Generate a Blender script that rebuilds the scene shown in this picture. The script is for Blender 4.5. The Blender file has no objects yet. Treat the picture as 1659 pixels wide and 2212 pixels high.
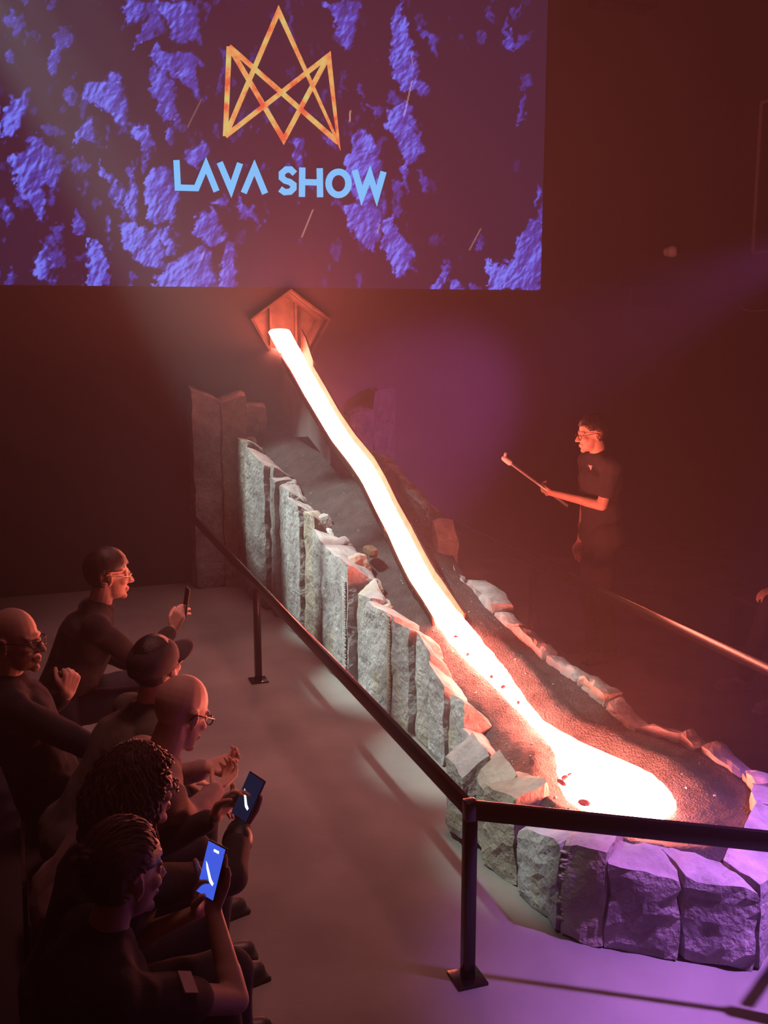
import bpy, bmesh, math, random
import numpy as np
from mathutils import Vector, Matrix, noise
R = math.radians
scene = bpy.context.scene
COL = scene.collection
random.seed(7)

# ------------------------------------------------------------------ camera, world, exposure, lights
F, CAM_H = 2300.0, 2.45
PITCH, YAW = math.atan(416.0 / F), R(19.3)
cam = bpy.data.cameras.new('camera')
cam_o = bpy.data.objects.new('camera', cam); COL.objects.link(cam_o)
cam.sensor_fit = 'VERTICAL'; cam.sensor_height = 36.0; cam.lens = 36.0 * F / 2212.0
cam.clip_start = 0.05
cam_o.location = (0, 0, CAM_H)
cam_o.rotation_euler = (R(90) - PITCH, 0, -YAW)
scene.camera = cam_o

scene.view_settings.view_transform = 'Standard'
scene.view_settings.look = 'None'
scene.view_settings.gamma = 1.0
scene.view_settings.use_curve_mapping = False
scene.view_settings.exposure = 0.0
cy = scene.cycles
cy.max_bounces = 4; cy.diffuse_bounces = 2; cy.adaptive_threshold = 0.02; cy.use_light_tree = False; cy.glossy_bounces = 2; cy.transmission_bounces = 3
cy.volume_bounces = 0; cy.sample_clamp_indirect = 3.0; cy.use_denoising = True
cy.caustics_reflective = False; cy.caustics_refractive = False

world = bpy.data.worlds.new('world'); scene.world = world
world.use_nodes = True
wn = world.node_tree; wn.nodes.clear()
wo = wn.nodes.new('ShaderNodeOutputWorld')
wb = wn.nodes.new('ShaderNodeBackground'); wb.inputs[0].default_value = (0, 0, 0, 1); wb.inputs[1].default_value = 0
wv = wn.nodes.new('ShaderNodeVolumeScatter')          # the theatre's smoke, even through the whole room
wv.inputs['Color'].default_value = (1.0, 0.90, 1.0, 1); wv.inputs['Density'].default_value = 0.0088
wn.links.new(wb.outputs[0], wo.inputs['Surface']); wn.links.new(wv.outputs[0], wo.inputs['Volume'])

def spot(name, loc, aim, energy, color, angle, blend, radius=0.05):
    l = bpy.data.lights.new(name, 'SPOT'); l.energy = energy; l.color = color
    l.spot_size = R(angle); l.spot_blend = blend; l.shadow_soft_size = radius
    o = bpy.data.objects.new(name, l); COL.objects.link(o); o.location = loc
    o.rotation_euler = (Vector(aim) - Vector(loc)).to_track_quat('-Z', 'Y').to_euler()
    return o
COOL = (0.80, 1.0, 0.90)
SPOTS = [((-0.5, 8.7, 5.2), (2.26, 8.9, 0.95), 125, 15), ((-0.5, 7.6, 5.2), (2.34, 7.8, 0.75), 220, 16),
         ((-0.5, 6.4, 5.2), (2.34, 6.5, 0.5), 215, 16.5), ((-0.5, 5.1, 5.2), (2.32, 5.2, 0.35), 165, 15.5), ((-0.5, 3.9, 5.2), (2.30, 4.05, 0.25), 95, 15.0)]
for loc, aim, en, ang in SPOTS: spot('spot_lamp', loc, aim, en * 14.5, COOL, ang, 0.65, 0.06)
spot('violet_lamp', (6.6, 7.0, 3.3), (3.72, 9.85, 1.35), 1250, (0.75, 0.16, 0.85), 32, 1.0, 0.1)
spot('added_indigo_fill', (4.0, 1.4, 5.9), (2.85, 2.65, 0.0), 6500, (0.60, 0.22, 1.0), 30, 1.0, 0.1)  # added light, imitates the purple lens flare over the front tip

RED_FILL = (1.0, 0.34, 0.32)
for yy, en in ((8.2, 700), (6.2, 1250), (4.4, 850), (2.9, 150)):
    spot('added_red_fill', (1.9, yy, 6.1), (1.25, yy, 0.0), en * 0.85, RED_FILL, 40, 1.0, 0.9)  # added fills with no real fixture, lift the floor like red veiling glare

# ------------------------------------------------------------------ photograph geometry helpers
CAMP = np.array([0, 0, CAM_H])
HD = np.array([math.sin(YAW), math.cos(YAW)]); RD = np.array([math.cos(YAW), -math.sin(YAW)])
def ray(x, y):
    u = (x - 829.5) / F; v = (1106 - y) / F
    f = math.cos(PITCH) + math.sin(PITCH) * v; up = v * math.cos(PITCH) - math.sin(PITCH)
    xy = u * RD + f * HD
    return np.array([xy[0], xy[1], up])
def atX(x, y, X): d = ray(x, y); return CAMP + d * X / d[0]
def atY(x, y, Y): d = ray(x, y); return CAMP + d * Y / d[1]
def atZ(x, y, Z): d = ray(x, y); return CAMP + d * (Z - CAM_H) / d[2]
def proj(p):
    p = np.asarray(p, float) - CAMP
    r = p[:2] @ RD; h = p[:2] @ HD; z = p[2]
    dep = h * math.cos(PITCH) - z * math.sin(PITCH); up = z * math.cos(PITCH) + h * math.sin(PITCH)
    return 829.5 + F * r / dep, 1106 - F * up / dep
def z_over(x, y, p):          # height where the ray passes over/under the ground point p
    d = ray(x, y); t = math.hypot(p[0], p[1]) / math.hypot(d[0], d[1]); return CAM_H + d[2] * t
def interp(x, pts): return float(np.interp(x, [p[0] for p in pts], [p[1] for p in pts]))

# ------------------------------------------------------------------ materials
def srgb(r, g, b):
    f = lambda c: (c / 255 / 12.92) if c / 255 <= 0.04045 else ((c / 255 + 0.055) / 1.055) ** 2.4
    return (f(r), f(g), f(b))
def mat(name, color, rough=0.7, var=0.25, scale=8.0, bump=0.0, bscale=60.0, metal=0.0, spec=0.5, emit=None, estr=0.0, color2=None, aniso=None):
    m = bpy.data.materials.new(name); m.use_nodes = True
    nt = m.node_tree; b = nt.nodes['Principled BSDF']
    b.inputs['Roughness'].default_value = rough; b.inputs['Metallic'].default_value = metal
    b.inputs['Specular IOR Level'].default_value = spec
    tc = nt.nodes.new('ShaderNodeTexCoord')
    n = nt.nodes.new('ShaderNodeTexNoise'); n.inputs['Scale'].default_value = scale; n.inputs['Detail'].default_value = 6
    nt.links.new(tc.outputs['Object'], n.inputs['Vector'])
    cr = nt.nodes.new('ShaderNodeValToRGB')
    c2 = color2 or tuple(min(1, c * (1 + var)) for c in color); c1 = tuple(c * (1 - var) for c in color) if color2 is None else color
    cr.color_ramp.elements[0].color = (*c1, 1); cr.color_ramp.elements[1].color = (*c2, 1)
    cr.color_ramp.elements[0].position = 0.35; cr.color_ramp.elements[1].position = 0.65
    nt.links.new(n.outputs['Fac'], cr.inputs['Fac']); nt.links.new(cr.outputs['Color'], b.inputs['Base Color'])
    if bump:
        n2 = nt.nodes.new('ShaderNodeTexNoise'); n2.inputs['Scale'].default_value = bscale; n2.inputs['Detail'].default_value = 5
        nt.links.new(tc.outputs['Object'], n2.inputs['Vector'])
        bp = nt.nodes.new('ShaderNodeBump'); bp.inputs['Strength'].default_value = bump; bp.inputs['Distance'].default_value = 0.01
        nt.links.new(n2.outputs['Fac'], bp.inputs['Height']); nt.links.new(bp.outputs['Normal'], b.inputs['Normal'])
    if emit:
        m.cycles.emission_sampling = 'NONE'
        b.inputs['Emission Color'].default_value = (*emit, 1); b.inputs['Emission Strength'].default_value = estr
    return m

M = {}
M['floor'] = mat('floor_concrete', (0.16, 0.152, 0.145), 0.75, 0.2, 1.6, 0.15, 25)
M['wall'] = mat('wall_paint', (0.024, 0.021, 0.021), 0.85, 0.1, 2.0, 0.05, 80)
M['screen_wall'] = mat('screen_wall_paint', (0.034, 0.030, 0.031), 0.85, 0.1, 2.0, 0.05, 80)
M['ceiling'] = mat('ceiling_paint', (0.02, 0.02, 0.022), 0.9, 0.1)
M['black_steel'] = mat('black_steel', (0.007, 0.006, 0.007), 0.2, 0.2, 20, 0.03, 90, 0.2)
M['rust_steel'] = mat('rusted_steel', (0.085, 0.055, 0.030), 0.7, 0.3, 12, 0.15, 50, 0.35)
M['chute'] = mat('chute_steel', (0.030, 0.017, 0.009), 0.75, 0.35, 18, 0.15, 60, 0.0, 0.15)
M['plate'] = mat('grey_plate', (0.11, 0.10, 0.105), 0.6, 0.2, 6, 0.1, 40)
M['black_plastic'] = mat('black_plastic', (0.012, 0.012, 0.013), 0.5, 0.1)
M['dark_box'] = mat('dark_box', (0.03, 0.026, 0.028), 0.6, 0.1)
M['white_plastic'] = mat('white_plastic', (0.7, 0.68, 0.66), 0.4, 0.05)
M['grey_metal'] = mat('grey_metal', (0.45, 0.43, 0.45), 0.35, 0.1, 10, 0, 0, 0.7)
M['lens'] = mat('lens_glass', (0.01, 0.01, 0.012), 0.08, 0.1)
M['crust'] = mat('lava_crust', (0.05, 0.012, 0.012), 0.7, 0.3, 30, 0.3, 80, emit=(0.5, 0.02, 0.03), estr=0.8)
M['glint'] = mat('glassy_slag', (0.25, 0.24, 0.25), 0.12, 0.3, 5)
M['wood'] = mat('bench_wood', (0.03, 0.022, 0.02), 0.6, 0.2, 6)
M['letter'] = mat('letter_light', (0.02, 0.02, 0.02), 0.9, 0.0, emit=srgb(98, 192, 255), estr=1.0)

def stone_material():
    m = bpy.data.materials.new('hewn_basalt'); m.use_nodes = True
    nt = m.node_tree; N = nt.nodes; L = nt.links; b = N['Principled BSDF']
    b.inputs['Roughness'].default_value = 0.88
    tc = N.new('ShaderNodeTexCoord'); oi = N.new('ShaderNodeObjectInfo')
    add = N.new('ShaderNodeVectorMath'); add.operation = 'ADD'
    L.new(tc.outputs['Object'], add.inputs[0]); L.new(oi.outputs['Random'], add.inputs[1])
    n1 = N.new('ShaderNodeTexNoise'); n1.inputs['Scale'].default_value = 5; n1.inputs['Detail'].default_value = 8; n1.inputs['Roughness'].default_value = 0.65
    n2 = N.new('ShaderNodeTexNoise'); n2.inputs['Scale'].default_value = 38; n2.inputs['Detail'].default_value = 6
    n3 = N.new('ShaderNodeTexNoise'); n3.inputs['Scale'].default_value = 2.2; n3.inputs['Detail'].default_value = 4; n3.inputs['Distortion'].default_value = 0.8
    for n in (n1, n2, n3): L.new(add.outputs[0], n.inputs['Vector'])
    cr = N.new('ShaderNodeValToRGB')
    e = cr.color_ramp.elements; e[0].color = (0.17, 0.16, 0.16, 1); e[0].position = 0.3
    e[1].color = (0.46, 0.445, 0.43, 1); e[1].position = 0.72
    L.new(n1.outputs['Fac'], cr.inputs['Fac'])
    tint = N.new('ShaderNodeValToRGB'); tint.color_ramp.interpolation = 'LINEAR'
    t = tint.color_ramp.elements; t[0].color = (1.0, 0.82, 0.62, 1); t[0].position = 0.0
    t[1].color = (0.98, 0.95, 1.0, 1); t[1].position = 0.35
    L.new(oi.outputs['Random'], tint.inputs['Fac'])
    mul = N.new('ShaderNodeMixRGB'); mul.blend_type = 'MULTIPLY'; mul.inputs['Fac'].default_value = 0.9
    L.new(cr.outputs['Color'], mul.inputs[1]); L.new(tint.outputs['Color'], mul.inputs[2])
    st = N.new('ShaderNodeMapRange'); st.inputs[1].default_value = 0.55; st.inputs[2].default_value = 0.7; st.inputs[4].default_value = 0.6
    L.new(n3.outputs['Fac'], st.inputs[0])
    mx = N.new('ShaderNodeMixRGB'); mx.inputs[2].default_value = (0.30, 0.235, 0.13, 1)
    L.new(st.outputs[0], mx.inputs['Fac']); L.new(mul.outputs[0], mx.inputs[1])
    L.new(mx.outputs[0], b.inputs['Base Color'])
    bp = N.new('ShaderNodeBump'); bp.inputs['Strength'].default_value = 0.55; bp.inputs['Distance'].default_value = 0.025
    mh = N.new('ShaderNodeMath'); mh.operation = 'ADD'
    L.new(n1.outputs['Fac'], mh.inputs[0]); L.new(n2.outputs['Fac'], mh.inputs[1])
    L.new(mh.outputs[0], bp.inputs['Height']); L.new(bp.outputs['Normal'], b.inputs['Normal'])
    return m
M['stone'] = stone_material()
M['dimmed_stone'] = mat('dimmed_basalt', (0.07, 0.062, 0.065), 0.9, 0.3, 6, 0.6, 40)  # darkened copy of the stone: faintness under the violet light put into colour

def sand_material():
    m = bpy.data.materials.new('black_sand'); m.use_nodes = True
    nt = m.node_tree; N = nt.nodes; L = nt.links; b = N['Principled BSDF']
    b.inputs['Roughness'].default_value = 0.8
    tc = N.new('ShaderNodeTexCoord')
    n1 = N.new('ShaderNodeTexNoise'); n1.inputs['Scale'].default_value = 9; n1.inputs['Detail'].default_value = 8
    n2 = N.new('ShaderNodeTexVoronoi'); n2.inputs['Scale'].default_value = 90
    n3 = N.new('ShaderNodeTexNoise'); n3.inputs['Scale'].default_value = 160; n3.inputs['Detail'].default_value = 3
    for n in (n1, n2, n3): L.new(tc.outputs['Object'], n.inputs['Vector'])
    cr = N.new('ShaderNodeValToRGB'); e = cr.color_ramp.elements
    e[0].color = (0.014, 0.012, 0.013, 1); e[0].position = 0.35; e[1].color = (0.042, 0.036, 0.038, 1); e[1].position = 0.7
    L.new(n1.outputs['Fac'], cr.inputs['Fac']); L.new(cr.outputs['Color'], b.inputs['Base Color'])
    mh = N.new('ShaderNodeMath'); mh.operation = 'ADD'; L.new(n2.outputs['Distance'], mh.inputs[0]); L.new(n3.outputs['Fac'], mh.inputs[1])
    bp = N.new('ShaderNodeBump'); bp.inputs['Strength'].default_value = 0.9; bp.inputs['Distance'].default_value = 0.012
    L.new(mh.outputs[0], bp.inputs['Height']); L.new(bp.outputs['Normal'], b.inputs['Normal'])
    return m
M['sand'] = sand_material()

LAVA_STR = 148.0
def lava_material():
    m = bpy.data.materials.new('molten_lava'); m.use_nodes = True
    nt = m.node_tree; N = nt.nodes; L = nt.links; b = N['Principled BSDF']
    b.inputs['Base Color'].default_value = (0.02, 0.01, 0.01, 1); b.inputs['Roughness'].default_value = 0.6
    tc = N.new('ShaderNodeTexCoord'); n = N.new('ShaderNodeTexNoise'); n.inputs['Scale'].default_value = 14; n.inputs['Detail'].default_value = 4
    L.new(tc.outputs['Object'], n.inputs['Vector'])
    cr = N.new('ShaderNodeValToRGB'); e = cr.color_ramp.elements
    e[0].color = (1.0, 0.16, 0.10, 1); e[0].position = 0.3; e[1].color = (1.0, 0.21, 0.14, 1); e[1].position = 0.7
    L.new(n.outputs['Fac'], cr.inputs['Fac']); L.new(cr.outputs['Color'], b.inputs['Emission Color'])
    b.inputs['Emission Strength'].default_value = LAVA_STR
    return m
M['lava'] = lava_material()

# ------------------------------------------------------------------ object helpers
def link(name, me, m=None, parent=None):
    if m is not None: me.materials.append(m)
    o = bpy.data.objects.new(name, me); COL.objects.link(o)
    if parent is not None: o.parent = parent
    return o
def mesh_from(verts, faces, smooth=True, sharp=None):
    me = bpy.data.meshes.new('mesh')
    me.from_pydata([tuple(map(float, v)) for v in verts], [], [tuple(f) for f in faces])
    me.update()
    bm = bmesh.new(); bm.from_mesh(me); bmesh.ops.recalc_face_normals(bm, faces=bm.faces); bm.to_mesh(me); bm.free()
    if smooth:
        me.polygons.foreach_set('use_smooth', [True] * len(me.polygons))
        if sharp: me.set_sharp_from_angle(angle=R(sharp))
    return me
def tag(o, label=None, cat=None, group=None, kind=None):
    if label: o['label'] = label
    if cat: o['category'] = cat
    if group: o['group'] = group
    if kind: o['kind'] = kind
    return o
def empty(name, loc=(0, 0, 0)):
    o = bpy.data.objects.new(name, None); COL.objects.link(o); o.location = tuple(map(float, loc)); o.empty_display_size = 0.1
    return o
def reparent(children, parent):
    inv = Matrix.Translation(parent.location).inverted()
    for c in children:
        c.parent = parent; c.matrix_parent_inverse = inv

class MB:
    def __init__(s): s.v = []; s.f = []
    def add(s, verts, faces):
        k = len(s.v); s.v += [np.asarray(v, float) for v in verts]; s.f += [tuple(i + k for i in f) for f in faces]
    def box(s, c, size, rot=None):
        c = np.asarray(c, float); h = np.asarray(size, float) / 2
        vs = [np.array([sx, sy, sz]) * h for sx in (-1, 1) for sy in (-1, 1) for sz in (-1, 1)]
        if rot is not None: vs = [np.asarray(rot) @ v for v in vs]
        s.add([c + v for v in vs], [(0, 1, 3, 2), (4, 6, 7, 5), (0, 4, 5, 1), (2, 3, 7, 6), (0, 2, 6, 4), (1, 5, 7, 3)])
    def bar(s, a, b, w, h, up=(0, 0, 1)):
        a = np.asarray(a, float); b = np.asarray(b, float); d = (b - a) / np.linalg.norm(b - a)
        sd = np.cross(d, up); sd /= np.linalg.norm(sd); u = np.cross(sd, d)
        vs = [p + sd * sx * w / 2 + u * sz * h / 2 for p in (a, b) for sx, sz in ((-1, -1), (1, -1), (1, 1), (-1, 1))]
        s.add(vs, [(0, 1, 2, 3), (4, 7, 6, 5), (0, 4, 5, 1), (1, 5, 6, 2), (2, 6, 7, 3), (3, 7, 4, 0)])
    def capsule(s, a, b, ra, rb, n=14, k=4, flat=None):
        a = np.asarray(a, float); b = np.asarray(b, float); d = b - a; L = np.linalg.norm(d)
        d = d / L if L > 1e-6 else np.array([0, 0, 1.0])
        ref = np.array([0, 0, 1.0]) if abs(d[2]) < 0.9 else np.array([1.0, 0, 0])
        x = np.cross(ref, d); x /= np.linalg.norm(x); y = np.cross(d, x)
        if flat is not None:   # (direction, factor): squash the cross-section along a direction
            fd, ff = np.asarray(flat[0], float), flat[1]; fd = fd - d * (fd @ d); fd /= np.linalg.norm(fd); x = fd; y = np.cross(d, x)
        else: ff = 1.0
        rings = [(a - d * ra * math.cos(t), ra * math.sin(t)) for t in np.linspace(0, math.pi / 2, k + 1)[1:]]
        rings += [(b + d * rb * math.sin(t), rb * math.cos(t)) for t in np.linspace(0, math.pi / 2, k + 1)[:-1]]
        vs = [a - d * ra] + [c + r * (math.cos(q) * x * ff + math.sin(q) * y) for c, r in rings for q in np.arange(n) * 2 * math.pi / n] + [b + d * rb]
        fs = [(0, 1 + (i + 1) % n, 1 + i) for i in range(n)]
        for j in range(len(rings) - 1):
            o = 1 + j * n; fs += [(o + i, o + (i + 1) % n, o + n + (i + 1) % n, o + n + i) for i in range(n)]
        o = 1 + (len(rings) - 1) * n; e = len(vs) - 1
        fs += [(o + i, o + (i + 1) % n, e) for i in range(n)]
        s.add(vs, fs)
    def ellip(s, c, r, rot=None, n=18, k=12):
        c = np.asarray(c, float); r = np.asarray(r, float); vs = [np.array([0, 0, -1.0])]
        for j in range(1, k):
            t = math.pi * j / k
            vs += [np.array([math.sin(t) * math.cos(q), math.sin(t) * math.sin(q), -math.cos(t)]) for q in np.arange(n) * 2 * math.pi / n]
        vs.append(np.array([0, 0, 1.0]))
        fs = [(0, 1 + (i + 1) % n, 1 + i) for i in range(n)]
        for j in range(k - 2):
            o = 1 + j * n; fs += [(o + i, o + (i + 1) % n, o + n + (i + 1) % n, o + n + i) for i in range(n)]
        o = 1 + (k - 2) * n; e = len(vs) - 1
        fs += [(o + i, o + (i + 1) % n, e) for i in range(n)]
        rt = np.eye(3) if rot is None else np.asarray(rot)
        s.add([c + rt @ (v * r) for v in vs], fs)
    def tube(s, pts, r, n=8, closed=False):
        pts = [np.asarray(p, float) for p in pts]; m = len(pts); rr = r if hasattr(r, '__len__') else [r] * m
        vs = []; px = None
        for i, p in enumerate(pts):
            q0 = pts[i - 1] if (i or closed) else p; q1 = pts[(i + 1) % m] if (i < m - 1 or closed) else p
            d = q1 - q0; d /= max(np.linalg.norm(d), 1e-9)
            if px is None: px = np.cross(d, [0, 0, 1.0] if abs(d[2]) < 0.9 else [1.0, 0, 0])
            px = px - d * (px @ d); px /= max(np.linalg.norm(px), 1e-9); y = np.cross(d, px)
            vs += [p + rr[i] * (math.cos(a) * px + math.sin(a) * y) for a in np.arange(n) * 2 * math.pi / n]
        fs = []
        for i in range(m if closed else m - 1):
            a, b = i * n, ((i + 1) % m) * n
            fs += [(a + j, a + (j + 1) % n, b + (j + 1) % n, b + j) for j in range(n)]
        if not closed: fs += [tuple(range(n))[::-1], tuple(range((m - 1) * n, m * n))]
        s.add(vs, fs)
    def prism(s, pts, off):   # planar polygon pts (3D) extruded by the vector off
        n = len(pts); pts = [np.asarray(p, float) for p in pts]; off = np.asarray(off, float)
        s.add(pts + [p + off for p in pts], [tuple(range(n)), tuple(range(2 * n - 1, n - 1, -1))] + [(i, (i + 1) % n, n + (i + 1) % n, n + i) for i in range(n)])
    def build(s, name, m, parent=None, smooth=False, sharp=None, bevel=0):
        me = mesh_from(s.v, s.f, smooth or bevel > 0, sharp)
        if bevel:
            bm = bmesh.new(); bm.from_mesh(me)
            bmesh.ops.bevel(bm, geom=[e for e in bm.edges if e.calc_face_angle(0) > 0.5], offset=bevel, segments=2, profile=0.5, affect='EDGES')
            bm.to_mesh(me); bm.free()
            me.polygons.foreach_set('use_smooth', [True] * len(me.polygons)); me.set_sharp_from_angle(angle=R(40))
        return link(name, me, m, parent)
def simple_box(name, c, size, m, parent=None, bevel=0):
    b = MB(); b.box(c, size); return b.build(name, m, parent, bevel=bevel)

# ------------------------------------------------------------------ the room
WY, XR, XL, YB, ZC = 9.85, 7.41, -2.8, -3.0, 6.3
def structure(name, c, size, m): return tag(simple_box(name, c, size, m), kind='structure')
structure('floor', ((XL + XR) / 2, (YB + WY) / 2, -0.1), (XR - XL + 0.4, WY - YB + 0.4, 0.2), M['floor'])
structure('wall_back', ((XL + XR) / 2, WY + 0.75, ZC / 2), (XR - XL + 0.4, 0.2, ZC), M['wall'])
def wall_front_with_hole():       # the wall that carries the screen, with a five-sided opening for the lava
    hole = [atY(x, y, WY) for x, y in ((625, 632), (546, 691), (584, 752), (668, 752), (702, 691))]
    hole = [(p[0], p[2]) for p in hole]
    outer = [(XL - .2, ZC), (XL - .2, 0), (XR + .2, 0), (XR + .2, ZC)]
    ht, hl, hbl, hbr, hr = hole
    v = outer + hole + [((hbl[0] + hbr[0]) / 2, 0), (ht[0], ZC)]
    f = [(0, 5, 4, 10), (0, 1, 5), (1, 9, 6, 5), (9, 7, 6), (9, 2, 7), (2, 8, 7), (2, 3, 8), (3, 10, 4, 8)]
    vs = [(x, WY, z) for x, z in v] + [(x, WY + 0.06, z) for x, z in v]; n = len(v)
    fs = f + [tuple(i + n for i in q[::-1]) for q in f] + [(4 + i, 4 + (i + 1) % 5, 4 + n + (i + 1) % 5, 4 + n + i) for i in range(5)]
    return tag(link('wall_screen', mesh_from(vs, fs, False), M['screen_wall']), kind='structure')
wall_front_with_hole()
structure('wall_right', (XR + 0.1, (YB + WY) / 2, ZC / 2), (0.2, WY - YB, ZC), M['wall'])
structure('wall_left', (XL - 0.1, (YB + WY) / 2, ZC / 2), (0.2, WY - YB, ZC), M['wall'])
structure('wall_rear', ((XL + XR) / 2, YB - 0.1, ZC / 2), (XR - XL + 0.4, 0.2, ZC), M['wall'])
structure('ceiling', ((XL + XR) / 2, (YB + WY) / 2, ZC + 0.1), (XR - XL + 0.4, WY - YB + 0.4, 0.2), M['ceiling'])

# ------------------------------------------------------------------ projected picture on the wall
SX0, SX1, SZ0, SZ1 = -0.09, 5.12, 2.74, 5.67
SY = WY - 0.012
def vnoise(x, y, seed):
    rs = np.random.RandomState(seed); g = rs.rand(257, 257)
    x = np.mod(x, 255); y = np.mod(y, 255); xi = x.astype(int); yi = y.astype(int)
    fx = x - xi; fy = y - yi; fx = fx * fx * (3 - 2 * fx); fy = fy * fy * (3 - 2 * fy)
    return (g[yi, xi] * (1 - fx) + g[yi, xi + 1] * fx) * (1 - fy) + (g[yi + 1, xi] * (1 - fx) + g[yi + 1, xi + 1] * fx) * fy
def fbm(x, y, seed, oct=5, gain=0.55):
    r = 0; a = 1; t = 0
    for o in range(oct): r = r + a * vnoise(x * 2 ** o + o * 17.3, y * 2 ** o + o * 9.1, seed + o); t += a; a *= gain
    return r / t
def seg_dist(px, py, poly):
    d = np.full(px.shape, 1e9); inside = np.zeros(px.shape, bool); n = len(poly)
    for i in range(n):
        ax, ay = poly[i]; bx, by = poly[(i + 1) % n]
        t = np.clip(((px - ax) * (bx - ax) + (py - ay) * (by - ay)) / max((bx - ax) ** 2 + (by - ay) ** 2, 1e-9), 0, 1)
        d = np.minimum(d, np.hypot(px - ax - t * (bx - ax), py - ay - t * (by - ay)))
        c = ((ay > py) != (by > py)) & (px < (bx - ax) * (py - ay) / (by - ay + 1e-12) + ax); inside ^= c
    return np.where(inside, d, -d)
def ell(cx, cy, rx, ry, tilt=0):
    t = R(tilt); return [(cx + rx * math.cos(a) * math.cos(t) - ry * math.sin(a) * math.sin(t), cy + rx * math.cos(a) * math.sin(t) + ry * math.sin(a) * math.cos(t)) for a in np.arange(10) * math.pi / 5]
def S1(*p): return [(x / 2.676, y / 2.676) for x, y in p]
def S2(*p): return [(600 + x / 2.676, y / 2.676) for x, y in p]
CRAGS = [(ell(27, 45, 12, 30), .7), (ell(112, 7, 15, 6), .6), (ell(120, 120, 14, 42, 6), .8), (ell(141, 88, 8, 24, 10), .8), (ell(153, 200, 13, 26, -20), .8),
 (S1((0, 830), (0, 640), (60, 550), (180, 490), (150, 620), (90, 780)), 1.0), (ell(27, 125, 10, 20), .6),
 (S1((540, 470), (690, 420), (780, 760), (680, 720), (600, 650), (500, 580)), 1.0), (S1((420, 820), (520, 650), (570, 820)), .9),
 (S1((60, 930), (190, 760), (380, 900), (340, 1110), (270, 1040), (260, 1270), (170, 1180), (90, 1030)), .85),
 (S1((700, 0), (900, 0), (910, 90), (740, 150)), .85), (S1((900, 0), (1150, 0), (1160, 270), (1050, 230), (920, 110)), .95), (S1((750, 270), (900, 100), (935, 180), (770, 275)), .8),
 (S1((830, 330), (900, 250), (1130, 340), (1150, 540), (1000, 450), (930, 420)), .95), (S1((860, 380), (960, 440), (1010, 660), (960, 700), (910, 620)), .8),
 (ell(385, 258, 8, 18), .8), (S1((770, 770), (830, 700), (890, 880), (820, 860)), .9), (ell(368, 291, 11, 25), .85), (S1((1060, 880), (1150, 790), (1180, 900), (1120, 930)), .75),
 (S1((860, 1040), (910, 950), (1000, 980), (1000, 1280), (900, 1290), (840, 1230)), .95), (S1((720, 1100), (770, 900), (790, 1220), (740, 1290), (700, 1200)), .9),
 (S1((600, 900), (660, 1000), (690, 1250), (620, 1110)), .8), (ell(168, 482, 15, 28), .85), (S1((190, 1540), (270, 1400), (320, 1650), (240, 1650)), .95),
 (S1((500, 1400), (560, 1380), (660, 1580), (600, 1650), (500, 1650), (520, 1500)), .95),
 (S1((660, 1310), (740, 1290), (870, 1310), (960, 1450), (930, 1550), (830, 1520), (720, 1450)), 1.0), (ell(370, 520, 14, 34, -10), .9),
 (S1((870, 1600), (940, 1540), (1080, 1500), (1180, 1430), (1220, 1600), (1200, 1665), (900, 1665)), 1.0), (S1((1250, 1560), (1330, 1400), (1380, 1500), (1380, 1655), (1240, 1655)), .9),
 (S1((1090, 1340), (1200, 1200), (1330, 1370), (1250, 1420)), .8), (S1((1380, 1120), (1440, 1190), (1480, 1300), (1410, 1240)), .7), (S1((1210, 1160), (1300, 1110), (1330, 1180), (1290, 1210)), .7),
 (ell(112, 277, 30, 10, 15), .45), (ell(482, 150, 8, 52), .5), (ell(8, 467, 13, 18), .7), (ell(314, 348, 6, 18), .7), (ell(345, 505, 10, 16), .8), (ell(130, 500, 8, 30), .5), (ell(118, 540, 6, 30), .4), (ell(20, 600, 12, 14), .5), (ell(45, 440, 12, 18), .6),
 (S2((250, 0), (470, 0), (440, 300), (390, 290), (330, 170)), .95), (S2((650, 120), (720, 20), (760, 250), (790, 420), (860, 500), (820, 545), (640, 460), (650, 300)), 1.0),
 (S2((810, 130), (910, 200), (890, 330), (860, 270)), .75), (ell(1123, 24, 7, 18), .7), (S2((1320, 150), (1350, 100), (1375, 220), (1480, 160), (1475, 215), (1380, 275), (1320, 250)), .8), (ell(1056, 28, 6, 22, -20), .6),
 (ell(1127, 238, 7, 34, 8), .85), (ell(1132, 178, 8, 18), .5), (S2((590, 640), (740, 590), (800, 700), (800, 930), (730, 990), (700, 870), (640, 720)), 1.0),
 (S2((440, 770), (520, 770), (600, 900), (600, 1180), (500, 1200), (400, 1100), (390, 950)), .95), (S2((340, 1160), (560, 1200), (600, 1330), (540, 1470), (450, 1340)), .85),
 (S2((600, 1290), (650, 1250), (780, 1430), (760, 1560), (680, 1620), (600, 1480)), .9), (S2((40, 830), (150, 780), (180, 900), (130, 920)), .75), (S2((250, 740), (340, 800), (330, 850), (270, 800)), .6),
 (S2((1210, 1550), (1350, 1500), (1400, 1370), (1530, 1190), (1530, 1685), (1210, 1685)), 1.0), (S2((980, 1685), (1000, 1640), (1080, 1630), (1090, 1685)), .85), (ell(1025, 617, 10, 14), .7), (ell(958, 590, 9, 24), .7), (ell(943, 620, 12, 12), .7),
 (ell(1155, 420, 6, 24, 12), .7), (ell(1036, 525, 8, 20, 20), .6), (S2((690, 930), (730, 960), (750, 1090), (710, 1060)), .7), (S2((510, 610), (580, 650), (560, 730), (520, 680)), .6), (ell(750, 170, 5, 20), .5), (ell(635, 60, 5, 22), .5), (ell(780, 200, 5, 14), .5), (ell(845, 215, 22, 10), .6), (ell(925, 395, 8, 22), .5)]
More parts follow.
